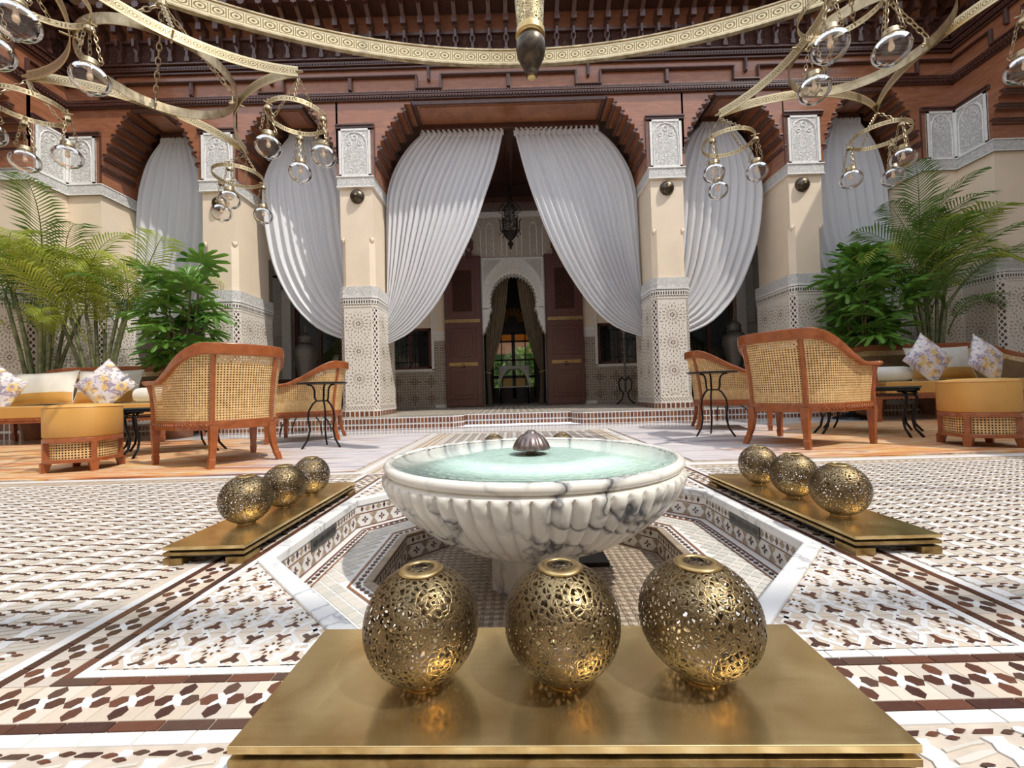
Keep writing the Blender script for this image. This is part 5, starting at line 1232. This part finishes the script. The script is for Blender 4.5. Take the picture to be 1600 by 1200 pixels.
for lb, x in (('ivory bolster at the right end of the left sofa', -4.38), ('ivory bolster with mustard end at the left end of the right sofa', 4.60)):
    t = thing('bolster', lb, 'cushion', (x, 5.12, .565), 0, 'ivory bolsters'); b = MB(); b.lathe([(.085, -.24), (.092, -.2), (.092, .2), (.085, .24)], 24, cap=False); b.v = [(z, y, x_) for x_, y, z in b.v]; b.build('cylinder_cover', M['linen'], t, smooth=True)
    for s in (-1, 1): b = MB(); b.lathe([(0, .25), (.07, .248), (.086, .238)], 24, cap=False); b.v = [(s*z, y, x_) for x_, y, z in b.v]; b.build('end_cap', M['mustard'], t, smooth=True)
# ottomans
def ottoman(label, loc, rz, q_=.70):
    t = thing('ottoman', label, 'ottoman', loc, rz, 'round mustard ottomans')
    def sup(r, n=48, e=2.7): r *= q_; return [(r*math.copysign(abs(cos(a))**(2/e), cos(a)), r*math.copysign(abs(sin(a))**(2/e), sin(a))) for a in [2*pi*k/n for k in range(n)]]
    b = MB(); n = 48; vs = []; prof = [(.262, .235), (.274, .245), (.276, .35), (.274, .435), (.268, .448), (.25, .462), (.15, .470)]
    for r, z in prof: vs += [(x, y, z) for x, y in sup(r)]
    vs.append((0, 0, .472)); m_ = len(prof); fs = [(j*n+i, j*n+(i+1) % n, (j+1)*n+(i+1) % n, (j+1)*n+i) for j in range(m_-1) for i in range(n)]+[((m_-1)*n+i, (m_-1)*n+(i+1) % n, m_*n) for i in range(n)]
    b.add(vs, fs); b.build('padded_seat', M['mustard'], t, smooth=True)
    MB().tube([(x, y, .447) for x, y in sup(.2705)], .004, 6, close=True).build('seam_piping', M['mustard'], t)
    b = MB(); b.prism(sup(.275), .205, .235); b.build('upper_ring', M['cherry'], t, bevel=.005)
    b = MB(); b.prism(sup(.275), .065, .090); b.build('lower_ring', M['cherry'], t, bevel=.005)
    c = sup(.235); b = MB(); L = 0; vs, uv = [], []
    for i in range(n+1):
        x, y = c[i % n]
        if i: L += math.hypot(x-c[i-1][0], y-c[i-1][1])
        vs += [(x, y, .088), (x, y, .206)]; uv += [(L, 0), (L, .118)]
    b.add(vs, [(2*i, 2*i+2, 2*i+3, 2*i+1) for i in range(n)], uv); b.build('cane_drum', M['cane'], t, smooth=True)
    MB().prism(sup(.20), .09, .2).build('inner_drum', M['dark'], t)
    for k in range(4):
        a = pi/4+k*pi/2; x, y = q_*.255*cos(a)*1.08, q_*.255*sin(a)*1.08
        MB().obox((x, y, .14), .035, .03, .15, a).build('corner_post', M['cherry'], t, bevel=.003)
        m = MB(); vs = []
        for z, w, o_ in ((.066, .026, 0), (.0, .018, .008)): vs += [(x+o_*cos(a)+w*(u*cos(a)-v*sin(a)), y+o_*sin(a)+w*(u*sin(a)+v*cos(a)), z) for u, v in ((-1, -1), (1, -1), (1, 1), (-1, 1))]
        m.add(vs, [(0, 1, 5, 4)[::-1], (1, 2, 6, 5)[::-1], (2, 3, 7, 6)[::-1], (3, 0, 4, 7)[::-1], (4, 5, 6, 7)[::-1]]); m.build('foot', M['cherry'], t)
    return t
o1 = ottoman('mustard leather ottoman on a cane drum, sunlit, left of the big left chair', (-3.12, 3.02, .007), radians(14))
copy_tree(o1, (3.30, 2.97, .007), radians(-18), 'mustard leather ottoman on a cane drum in the shade by the right sofa')
# iron tables
def bistro(label, loc, rz):
    t = thing('bistro_table', label, 'table', loc, rz, 'small round iron tables'); MB().lathe([(0, .592), (.215, .592), (.222, .597), (.222, .604), (.215, .608), (0, .608)], 40).build('table_top', M['iron'], t, bevel=.002)
    for k in range(3):
        a = 2*pi*k/3+pi/2; P = [(.135, .588), (.10, .582), (.078, .56), (.070, .53), (.066, .46), (.055, .435), (.085, .41), (.12, .35), (.13, .27), (.115, .17), (.135, .08), (.19, .0)]
        b = MB(); b.tube([(r*cos(a), r*sin(a), z) for r, z in P], .0085, 6); b.build('leg', M['iron'], t, smooth=True)
    MB().tube([(.056*cos(q*pi/8), .056*sin(q*pi/8), .435) for q in range(16)], .007, 6, close=True).build('collar', M['iron'], t); return t
b1 = bistro('small round iron table in front of the left tiled pillar', (-1.80, 3.92, .007), radians(14)); copy_tree(b1, (1.90, 3.97, .007), radians(-17), 'small round iron table in front of the right tiled pillar')
def lowtable(label, loc, rz):
    t = thing('arched_leg_table', label, 'table', loc, rz, 'low iron tables with arched legs'); MB().lathe([(0, .55), (.26, .55), (.26, .565), (0, .565)], 36).build('table_top', M['iron'], t)
    for k in range(4):
        a = pi/4+k*pi/2; MB().tube([((.02+.33*sin(q*pi/20))*cos(a), (.02+.33*sin(q*pi/20))*sin(a), .27-.27*(q/10)**2) for q in range(11)], .009, 6).build('leg', M['iron'], t, smooth=True)
    MB().tube([(0, 0, .26), (0, 0, .55)], .013, 8).build('stem', M['iron'], t); return t
l1 = lowtable('round iron table with arched legs behind the left chairs', (-2.75, 5.52, 0), .2); copy_tree(l1, (2.72, 5.45, 0), .5, 'round iron table with arched legs behind the right chairs')
def coffee(label, loc, rz):
    t = thing('coffee_table', label, 'table', loc, rz, 'black iron coffee tables'); b = MB(); h = .36
    for a, c, d, e in ((-h, h, -h, -h+.035), (-h, h, h-.035, h), (-h, -h+.035, -h, h), (h-.035, h, -h, h)): b.box(a, c, d, e, .385, .41)
    for a, c, d, e in ((-h+.03, h-.03, -h+.03, -h+.045), (-h+.03, h-.03, h-.045, h-.03), (-h+.03, -h+.045, -h+.03, h-.03), (h-.045, h-.03, -h+.03, h-.03)): b.box(a, c, d, e, .34, .352)
    b.build('frame', M['iron'], t, bevel=.003); MB().box(-h-.01, h+.01, -h-.01, h+.01, .41, .424).build('table_top', plain('dark_smoked_glass', (.03, .05, .05), .06), t, bevel=.002)
    for sx in (-1, 1):
        for sy in (-1, 1):
            for e in (0, 1):
                x, y = sx*(h-.04-(.06*e)), sy*(h-.04-(.06*(1-e))); P = [(-.05, .38), (.0, .375), (.02, .33), (.01, .25), (-.015, .15), (.0, .07), (.05, .0)]
                MB().tube([(x+sx*(o_ if not e else o_*.7), y+sy*(o_ if e else o_*.7), z) for o_, z in P], .010, 6).build('leg', M['iron'], t, smooth=True)
            MB().lathe([(0, -.02), (.018, 0), (0, .02)], 10, (sx*(h-.03), sy*(h-.03), .37)).build('rosette_boss', M['iron'], t)
    return t
k1 = coffee('square black coffee table between the left sofa and the big left chair', (-3.22, 3.93, .007), radians(44)); copy_tree(k1, (3.30, 3.90, .007), radians(46), 'square black coffee table between the right sofa and the big right chair')
# urns on console tables
URN = [(.0, 0), (.13, 0), (.14, .01), (.135, .03), (.15, .10), (.185, .28), (.225, .44), (.232, .47), (.222, .49), (.232, .50), (.225, .56), (.19, .64), (.13, .69), (.115, .71)]
LID = [(.118, .71), (.14, .715), (.14, .73), (.125, .74), (.12, .79), (.135, .80), (.13, .83), (.10, .875), (.05, .905), (.02, .915), (.018, .94), (.024, .95), (.012, .965), (.010, 1.0), (0, 1.02)]
for i, (x, y, lb) in enumerate(((-4.10, 8.25, 'engraved metal urn with domed lid behind the left rear chair'), (4.42, 8.25, 'engraved metal urn with domed lid behind the right rear chair'))):
    t = thing('lidded_urn', lb, 'urn', (x, y, .852), i, 'lidded metal urns'); MB().lathe(URN, 36).build('body', M['silver'], t, smooth=True); l = MB().lathe(LID, 36).build('lid', M['silver'], t, smooth=True); MB().tube([(0, 0, .96), (0, 0, 1.05)], [.012, .007], 8).build('lid_finial', M['gilt'], l)
    c = thing('console_table', 'dark wooden console carrying the %s urn' % ('left' if i == 0 else 'right'), 'table', (x, y, ZG), 0, 'dark consoles under the urns'); MB().box(-.5, .5, -.22, .22, .64, .685).build('table_top', M['cedar_dark'], c, bevel=.004); MB().box(-.46, .46, -.19, .19, .55, .64).build('apron', M['cedar_dark'], c)
    for sx in (-1, 1):
        for sy in (-1, 1): MB().tube([(sx*.42, sy*.16, .56), (sx*.42, sy*.16, .3), (sx*.42, sy*.16, 0)], [.03, .022, .026], 8).build('leg', M['cedar_dark'], c)
# glass floor candelabrum inside right window
t = thing('floor_candelabrum', 'slender beaded stand with black iron scroll foot in front of the right gallery window', 'candlestick', (2.35, 8.7, ZG), 0)
MB().lathe([(0, .25), (.02, .25)]+[(r, .5+i*.11+dz) for i in range(9) for r, dz in ((.016, 0), (.06 if i % 2 else .045, .03), (.016, .06))]+[(.05, 1.52), (.06, 1.58), (0, 1.58)], 16).build('beaded_stem', M['silver'], t, smooth=True)
for k in range(4):
    a = k*pi/2+.5; MB().tube([(.02*cos(a), .02*sin(a), .5), (.10*cos(a), .10*sin(a), .56), (.19*cos(a), .19*sin(a), .46), (.16*cos(a), .16*sin(a), .30), (.06*cos(a), .06*sin(a), .24), (.10*cos(a), .10*sin(a), .10), (.26*cos(a), .26*sin(a), .0)], .014, 6).build('scroll_foot', M['iron'], t, smooth=True)
t = thing('side_table', 'small green-topped table by the foot of the right-hand plants', 'table', (4.42, 5.45, 0)); MB().lathe([(0, .60), (.32, .60), (.34, .62), (.34, .64), (0, .64)], 32).build('table_top', plain('green_glaze', (.10, .17, .12), .2), t); MB().lathe([(.22, 0), (.2, .03), (.04, .08), (.035, .5), (.10, .6)], 20).build('pedestal', M['iron'], t)
t = thing('brass_pot', 'small brass lidded pot on the green-topped table', 'pot', (4.28, 5.45, .641)); MB().lathe([(0, 0), (.06, 0), (.085, .04), (.075, .09), (.04, .11)], 20).build('body', M['rimbrass'], t, smooth=True); MB().lathe([(.045, .11), (.05, .12), (.02, .15), (.008, .16), (.012, .18), (0, .19)], 16).build('lid', M['rimbrass'], t, smooth=True)
t = thing('lantern_frame', 'black iron lantern frame behind the arm of the left sofa', 'lantern', (-4.42, 5.82, 0))
for sx in (-1, 1):
    for sy in (-1, 1): MB().tube([(sx*.17, sy*.12, 0), (sx*.17, sy*.12, 1.0), (sx*.06, sy*.05, 1.16), (0, 0, 1.18)], .010, 6).build('upright', M['iron'], t)
b = MB()
for z in (.05, .85): b.tube([(-.17, -.12, z), (.17, -.12, z), (.17, .12, z), (-.17, .12, z)], .008, 5, close=True)
b.build('hoops', M['iron'], t); MB().lathe([(.17, 1.12), (.10, 1.18), (.03, 1.23), (0, 1.24)], 4).build('cap', M['iron'], t)
# ================================================================== PLANTS
def frond(rn, L=1.25, nl=36, droop=1.0, lw=.0125, ll=.36):
    b = MB(); pts = []; x = z = 0; a = radians(rn.uniform(62, 84)); 
    for i in range(nl+1): pts.append((x, z, a)); x += L/nl*cos(a); z += L/nl*sin(a); a -= droop*(.9+.5*i/nl)*radians(115)/nl*(i/nl+.25)
    b.tube([(p[0], 0, p[1]) for p in pts[::3]], [.009-.007*i/len(pts[::3]) for i in range(len(pts[::3]))], 5)
    for i in range(int(nl*.24), nl+1):
        px, pz, an = pts[i]; f = (i/nl-.24)/.76; l = ll*(sin(pi*(f*.85+.12))**.7)*rn.uniform(.85, 1.1)
        for s in (-1, 1):
            fw = .55+.35*f; up = .35*rn.uniform(.4, 1.2); d = Vector((cos(an)*fw, s*.85, sin(an)*fw+up*.5)).normalized(); p0 = Vector((px, 0, pz)); p1 = p0+d*l*.5; p2 = p0+d*l+Vector((0, 0, -.16*l-.03)); w = Vector((cos(an), 0, sin(an)))*lw
            b.add([p0-w*.4, p0+w*.4, p1+w, p1-w, p2], [(0, 1, 2, 3), (3, 2, 4)])
    return b
def areca(label, loc, seed, mats, sc, nf, bias, h0=1.0):
    t = thing('areca_palm', label, 'palm', loc, 0, None); rn = random.Random(seed)
    MB().lathe([(0, 0), (.17, 0), (.23, .34), (.25, .36), (.25, .40), (.22, .40), (.22, .36), (0, .36)], 28).build('pot', M['pot'], t, smooth=False); MB().lathe([(0, .37), (.215, .37)], 20).build('soil', M['soil'], t)
    protos = [frond(rn, L_, 34, d_, ll=l_*1.12).mesh('frond', mats[i % len(mats)]) for i, (L_, d_, l_) in enumerate(((1.3, .8, .36), (1.5, 1.0, .40), (1.15, 1.25, .34), (1.4, .65, .38), (1.0, 1.5, .30), (1.3, 1.15, .36)))]
    stems = []
    for k in range(9):
        a = rn.uniform(0, 2*pi); r = rn.uniform(.02, .15); tilt = rn.uniform(.05, .32); top = rn.uniform(h0*.65, h0*1.25)
        P = [(r*cos(a)+tilt*cos(a)*(q/5)**1.4*top, r*sin(a)*.8+tilt*sin(a)*.6*(q/5)**1.4*top, .36+top*q/5) for q in range(6)]; stems.append((P[-1], a))
        MB().tube(P, [.030, .027, .024, .022, .020, .018], 8).build('stem', M['stem'], t, smooth=True)
    for k in range(nf):
        P, a = stems[k % len(stems)]; az = bias[k] if k < len(bias) else rn.uniform(0, 2*pi)
        az = radians(az) if k < len(bias) else rn.uniform(pi*.98, 2.02*pi); s = sc*rn.uniform(.75, 1.12)
        inst(protos[k % len(protos)], 'frond', t, (P[0], P[1], P[2]-rn.uniform(0, .45)*(k >= len(bias))), (rn.uniform(-.25, .25), rn.uniform(-.25, .30), az), (s, s, s))
    return t
areca('tall sunlit areca palm behind the left sofa', (-5.88, 5.90, 0), 11, [M['palm'], M['palm'], M['palm_dark']], .93, 32, [0, 20, 340, 180, 200, 150, 300, 240, 270, 90], 1.5)
areca('areca palm nearest the left edge of the picture', (-6.62, 5.82, 0), 23, [M['palm'], M['palm_dark']], 1.0, 22, [0, 330, 10, 300, 270, 30], 1.6)
areca('tall dark areca palm behind the right sofa', (5.98, 5.90, 0), 5, [M['palm_dark'], M['palm_dark'], M['palm']], 1.05, 34, [180, 170, 200, 90, 80, 0, 20, 270, 250, 300, 150], 1.75)
def lady_palm(label, loc, seed, hs, nst, sc):
    t = thing('lady_palm', label, 'palm', loc); rn = random.Random(seed)
    MB().lathe([(0, 0), (.15, 0), (.20, .30), (.215, .32), (.215, .35), (.19, .35), (.19, .31), (0, .31)], 28).build('pot', M['pot'], t); MB().lathe([(0, .32), (.188, .32)], 20).build('soil', M['soil'], t)
    protos = []
    for q in range(4):
        b = MB(); n = 8+q % 3; L = .30
        b.tube([(0, 0, 0), (.14, 0, .05), (.22, 0, .05)], .004, 5)
        for i in range(n):
            a = radians(-105+210*i/(n-1)); l = L*rn.uniform(.8, 1.05)*(1-.25*abs(i/(n-1)-.5)*2); w = .025; c, s = cos(a), sin(a); o = Vector((.22, 0, .05)); d = Vector((c, s, 0)); e = Vector((-s, c, 0)); dz = rn.uniform(-.03, .04)
            b.add([o, o+d*l*.35+e*w+Vector((0, 0, .02)), o+d*l*.9+e*w*.9+Vector((0, 0, -.05+dz)), o+d*l+e*w*.4+Vector((0, 0, -.07+dz)), o+d*l*.98-e*w*.5+Vector((0, 0, -.075+dz)), o+d*l*.88-e*w*.9+Vector((0, 0, -.05+dz)), o+d*l*.35-e*w+Vector((0, 0, .02)), o+d*l*.6+Vector((0, 0, .005))],
                  [(0, 1, 7), (1, 2, 7), (2, 3, 7), (3, 4, 7), (4, 5, 7), (5, 6, 7), (6, 0, 7)])
        protos.append(b.mesh('fan_leaf', M['lady']))
    for k in range(nst):
        a = rn.uniform(0, 2*pi); r = rn.uniform(.02, .12); H = hs*rn.uniform(.70, 1.0); ln = rn.uniform(.05, .30)
        pt = lambda f: (r*cos(a)+ln*cos(a)*f**1.3, r*sin(a)+ln*.7*sin(a)*f**1.3, .32+(H-.32)*f)
        MB().tube([pt(q/6) for q in range(7)], .011, 6).build('cane_stem', M['cane_stem'], t, smooth=True)
        for j in range(7):
            f = 1-j*.10; p = pt(f); az = rn.uniform(0, 2*pi); s = sc*rn.uniform(.8, 1.15)
            inst(protos[rn.randrange(4)], 'fan_leaf', t, p, (rn.uniform(-.3, .3), rn.uniform(-.75, .1)-(.35 if j < 2 else 0), az), (s, s, s))
    return t
lady_palm('broad-leaved lady palm rising behind the big left chair', (-4.42, 5.48, 0), 3, 2.05, 8, 1.1)
lady_palm('broad-leaved lady palm between the right outer pillar and the right palm', (4.98, 5.85, 0), 9, 2.1, 11, 1.2)
# ================================================================== CHANDELIERS
def ribbon(b, pts, h=.072, th=.005, close=False, uvk=1.0):
    pts = [Vector(p) for p in pts]; n = len(pts); vs, uv = [], []; L = 0
    for i, p in enumerate(pts):
        a = pts[(i-1) % n] if (i or close) else p; c = pts[(i+1) % n] if (i < n-1 or close) else p; t = (c-a); t.z = 0; t.normalize(); s = Vector((t.y, -t.x, 0))*th/2
        if i: L += (p-pts[i-1]).length
        for q, w, u in ((1, -h/2, 0), (1, h/2, 1), (-1, h/2, 1), (-1, -h/2, 0)): vs.append(p+s*q+Vector((0, 0, w))); uv.append((L*uvk, u))
    m = n if close else n-1; fs = []
    for i in range(m):
        j = (i+1) % n
        for k in range(4): fs.append((i*4+k, j*4+k, j*4+(k+1) % 4, i*4+(k+1) % 4))
    if not close: fs += [(0, 1, 2, 3), (n*4-1, n*4-2, n*4-3, n*4-4)]
    b.add(vs, fs, uv)
def chain(b, p0, p1, l=.05, r=.0035, sag=0):
    p0, p1 = Vector(p0), Vector(p1); d = p1-p0; n = max(2, int(d.length/(l*.78))); dn = d.normalized(); up = Vector((0, 0, 1)) if abs(dn.z) < .9 else Vector((1, 0, 0)); x = dn.cross(up).normalized(); y = dn.cross(x)
    for i in range(n):
        c = p0+d*((i+.5)/n); s = x if i % 2 else y; b.tube([c+dn*l*.5*cos(a)*1.0+s*l*.24*sin(a) for a in [2*pi*k/8 for k in range(8)]], r, 4, close=True)
GL = MB().lathe([(.030, .075)]+[(.085*sin(pi*k/24), .075*cos(pi*k/24)*.98) for k in range(3, 24)]+[(.012, -.079), (.010, -.090), (0, -.096)], 36, cap=False).mesh('glass_globe', M['glass'], True)
CAPM = MB().lathe([(.034, .062), (.040, .066), (.040, .082), (.036, .085), (.038, .100), (.034, .104), (0, .106)], 28).mesh('brass_collar', M['gilt'], True)
BULB = MB().lathe([(0, .10), (.009, .10), (.009, .045), (.011, .03), (.014, .014), (.011, 0), (.0, -.006)], 16).mesh('bulb', M['frost'], True)
b_ = MB()
for k in range(3):
    a = 2*pi*k/3; chain(b_, (.05*cos(a), .05*sin(a), .10), (.020*cos(a), .020*sin(a), .265), .034, .0025); b_.tube([(.036*cos(a), .036*sin(a), .09), (.052*cos(a), .052*sin(a), .082), (.062*cos(a), .062*sin(a), .10), (.056*cos(a), .056*sin(a), .112), (.05*cos(a), .05*sin(a), .10)], .0028, 5)
b_.lathe([(.026, .262), (.024, .28), (.008, .292), (0, .294)], 12, cap=False); b_.tube([(0, 0, .29), (0, 0, .312)], .003, 5)
HANG = b_.mesh('hanging_chains', M['gilt'])
gcount = 0
def globe(label, x, y, z, rz, grp):
    t = thing('globe_lamp', label, 'lamp', (x, y, z), rz, grp)
    inst(GL, 'glass_globe', t); inst(CAPM, 'brass_collar', t); inst(BULB, 'bulb', t); inst(HANG, 'hanging_chains', t); return t
ZC = 2.80
def star_chandelier(label, cx, cy, rot, tips):
    t = thing('star_chandelier', label, 'chandelier', (cx, cy, ZC), rot, 'star-shaped gilt chandeliers'); R = .95; r = .44
    for k in range(4):      # concave sides from tip to tip, touching the circle
        a0, a1 = k*pi/2, (k+1)*pi/2; T0 = Vector((R*cos(a0), R*sin(a0), 0)); T1 = Vector((R*cos(a1), R*sin(a1), 0)); am = (a0+a1)/2; Mv = Vector((cos(am), sin(am), 0))*(r+.012)
        mid = (T0+T1)/2; sgt = (mid-Mv).length; c = (T1-T0).length/2; rad = (c*c+sgt*sgt)/(2*sgt); O = Mv+(mid-Mv).normalized()*rad; p0 = T0-O; p1 = T1-O
        b0 = atan2(p0.y, p0.x); b1 = atan2(p1.y, p1.x); dl = (b1-b0+pi) % (2*pi)-pi; b = MB(); ribbon(b, [O+Vector((cos(b0+dl*q/28), sin(b0+dl*q/28), 0))*rad for q in range(29)]); b.build('curved_band', M['gilt_band'], t)
    b = MB(); ribbon(b, [(r*cos(2*pi*q/64), r*sin(2*pi*q/64), 0) for q in range(64)], close=True); b.build('inner_hoop', M['gilt'], t)
    b = MB(); hub = (0, 0, .50); 
    for k in range(4):
        a = pi/4+k*pi/2; chain(b, ((r)*cos(a), (r)*sin(a), .045), hub, .062, .0045)
        b.tube([((r-.02)*cos(a), (r-.02)*sin(a), .045), ((r-.02)*cos(a), (r-.02)*sin(a), -.01), ((r-.045)*cos(a), (r-.045)*sin(a), -.02)], .007, 6); b.tube([((r-.04)*cos(a), (r-.04)*sin(a), .0), ((r+.06)*cos(a), (r+.06)*sin(a), .0)], .006, 6)
    b.tube([(0, 0, .49), (0, 0, .53)], .03, 10); chain(b, (0, 0, .53), (0, 0, 5.2), .075, .006); b.build('suspension_chains', M['gilt'], t, kind='stuff')
    fb = MB()
    for k in range(4): a = k*pi/2; fb.tube([((R-.01)*cos(a), (R-.01)*sin(a), 0), ((R+.035)*cos(a), (R+.035)*sin(a), 0)], [.012, .006], 8)
    fb.build('tip_pins', M['gilt'], t, kind='stuff'); return t
def small_ring(label, tip, ctr, gl, labels, z=2.52):
    t = thing('lamp_ring', label, 'lamp ring', (*ctr, z), 0, 'small gilt rings carrying globe lamps'); r = .20; b = MB(); ribbon(b, [(r*cos(2*pi*q/40), r*sin(2*pi*q/40), 0) for q in range(40)], h=.034, th=.004, close=True, uvk=.5); b.build('ring_band', M['gilt_band'], t)
    c = MB(); tv = (tip[0]-ctr[0], tip[1]-ctr[1], ZC-.04-z)
    a0 = atan2(gl[0][1]-ctr[1], gl[0][0]-ctr[0])+pi/3
    for k in range(3): a = a0+2*pi*k/3; chain(c, (r*cos(a), r*sin(a), .01), tv, .04, .003)
    for gx_, gy_ in gl: c.tube([(gx_-ctr[0], gy_-ctr[1], -.03), (gx_-ctr[0], gy_-ctr[1], .03)], .004, 5); c.tube([((gx_-ctr[0])*.85, (gy_-ctr[1])*.85, 0), ((gx_-ctr[0])*1.15, (gy_-ctr[1])*1.15, 0)], .004, 5)
    c.build('ring_chains', M['gilt'], t, kind='stuff')
    for (gx_, gy_), lb in zip(gl, labels): globe(lb, gx_, gy_, 2.21, random.uniform(0, 2), 'clear globe lamps hanging from the small rings')
def tri(ctr, p, r=.20):
    """three points on the ring, first towards p"""
    a = atan2(p[1]-ctr[1], p[0]-ctr[0]); return [(ctr[0]+r*cos(a+k*2*pi/3), ctr[1]+r*sin(a+k*2*pi/3)) for k in range(3)]
star_chandelier('star-shaped gilt chandelier hanging over the left side', -2.42, 2.90, radians(1), None)
star_chandelier('star-shaped gilt chandelier hanging over the right side', 2.50, 2.84, radians(45), None)
c = (-1.517, 2.99); small_ring('small gilt ring on the right tip of the left chandelier', (-1.47, 2.93), c, tri(c, (-1.63, 2.842)), ['globe lamp before the curtain, left on the ring nearest the middle arch', 'globe lamp right of its ring, beside the white panel of the left inner pillar', 'lowest and farthest globe lamp on the ring nearest the middle arch on the left'])
c = (-2.462, 3.765); small_ring('small gilt ring at the left outer pillar, farthest tip of the left chandelier', (-2.44, 3.85), c, tri(c, (-2.665, 3.82)), ['globe lamp directly below the bronze wall light of the left outer pillar', 'middle globe lamp before the plaster of the left outer pillar', 'globe lamp at the right edge of the left outer pillar'])
c = (-3.263, 2.80); small_ring('small gilt ring at the left picture edge, before the carved corner panel', (-3.36, 2.88), c, tri(c, (-3.092, 2.875)), ['globe lamp before the white carved corner panel on the left', 'globe lamp low at the left edge before the white band', 'globe lamp cut by the left picture edge, level with the corner panel'])
c = (-2.309, 2.01); small_ring('small gilt ring nearest the camera, top left', (-2.42, 1.95), c, tri(c, (-2.197, 1.836)), ['largest globe lamp, in the top left corner', 'globe lamp before a gilt band, right of the largest one at top left', 'globe lamp cut by the left edge under the largest one'])
c = (1.866, 3.466); small_ring('small gilt ring on the left tip of the right chandelier', (1.83, 3.51), c, tri(c, (1.696, 3.373)), ['upper left globe lamp beside the right inner pillar curtain', 'globe lamp right on its ring, at the arch edge near the right outer pillar', 'lowest globe lamp in the arch between the right pillars'])
c = (3.112, 3.425); small_ring('small gilt ring before the rightmost arch', (3.16, 3.50), c, tri(c, (3.103, 3.223)), ['globe lamp with the brightest rim above the right carved band', 'right-hand globe lamp against the band of the right corner pier', 'left globe lamp in the rightmost arch before the shaded curtain'])
c = (1.854, 2.236); small_ring('small gilt ring nearest the camera, top right', (1.83, 2.17), c, tri(c, (1.724, 2.144)), ['large globe lamp, left of the upper pair at top right', 'large globe lamp, right of the upper pair at top right', 'globe lamp under the large pair, before the gilt hoop'])
c = (3.10, 2.20); small_ring('small gilt ring past the right picture edge', (3.17, 2.17), c, tri(c, (2.937, 2.316)), ['globe lamp cut by the right picture edge'])
# great ring
t = thing('great_ring', 'very large gilt ring band sweeping across the top of the picture', 'chandelier', (.20, -2.05, 3.70)); b = MB(); ribbon(b, [(6.0*cos(2*pi*q/240), 6.0*sin(2*pi*q/240), 0) for q in range(241)], h=.135, th=.006, uvk=.5); b.build('engraved_band', M['gilt_band'], t)
b = MB(); pts = [(6.0*cos(2*pi*q/240), 6.0*sin(2*pi*q/240), 0) for q in range(240)]; b.sweep(pts, lambda i: [(-.012, .064), (.03, .064), (.03, .078), (-.012, .078)], close=True); b.sweep(pts, lambda i: [(-.012, -.078), (.03, -.078), (.03, -.064), (-.012, -.064)], close=True); b.build('flanges', M['gilt'], t)
b = MB()
for k in range(12):
    a = k*pi/6+pi/12
    if sin(a) > .3: continue
    chain(b, (6*cos(a), 6*sin(a), .06), (5.4*cos(a), 5.4*sin(a), 4.3), .12, .008)
b.build('suspension_chains', M['gilt'], t, kind='stuff')
# central pierced lantern
t = thing('pierced_lantern', 'tall pierced brass lantern with a turned finial hanging at top centre', 'lantern', (.187, 2.80, 2.615))
b = MB(); b.lathe([(0, 0), (.030, .002), (.040, .012), (.040, .03), (.046, .05), (.070, .10), (.092, .15), (.102, .20), (.098, .24), (.084, .27)], 40); b.build('finial', M['bronze'], t, smooth=True)
b = MB(); b.lathe([(.084, .27), (.098, .275), (.102, .29), (.095, .305), (.100, .32), (.093, .335)], 40, cap=False); b.build('collar', M['rimbrass'], t, smooth=True)
b = MB(); b.lathe([(.090+.02*min(1, i/6)+.14*max(0, i-8)/20, .335+i*.06) for i in range(28)], 48, cap=False); b.build('pierced_body', M['openwork_lamp'], t, smooth=True)
b = MB(); b.lathe([(.03, .34), (.03, 2.0)], 12); b.build('inner_tube', M['frost'], t); MB().lathe([(0, .0), (.028, .001)], 20, (0, 0, -.001)).build('finial_cap', M['rimbrass'], t)
MB().tube([(0, 0, 1.9), (0, 0, 5.4)], .02, 8).build('rod', M['gilt'], t)
# roof trusses high above that carry the chandeliers
rf = struct('trim_2')
for y in (2.87, -2.0): MB().box(-8, 8.1, y-.05, y+.05, 7.98, 8.12).build('steel_beam', M['iron'], rf)
for x in (-7.6, 7.7):
    for y in (2.87, -2.0): MB().box(x-.06, x+.06, y-.06, y+.06, 6.4, 8.0).build('steel_post', M['iron'], rf)
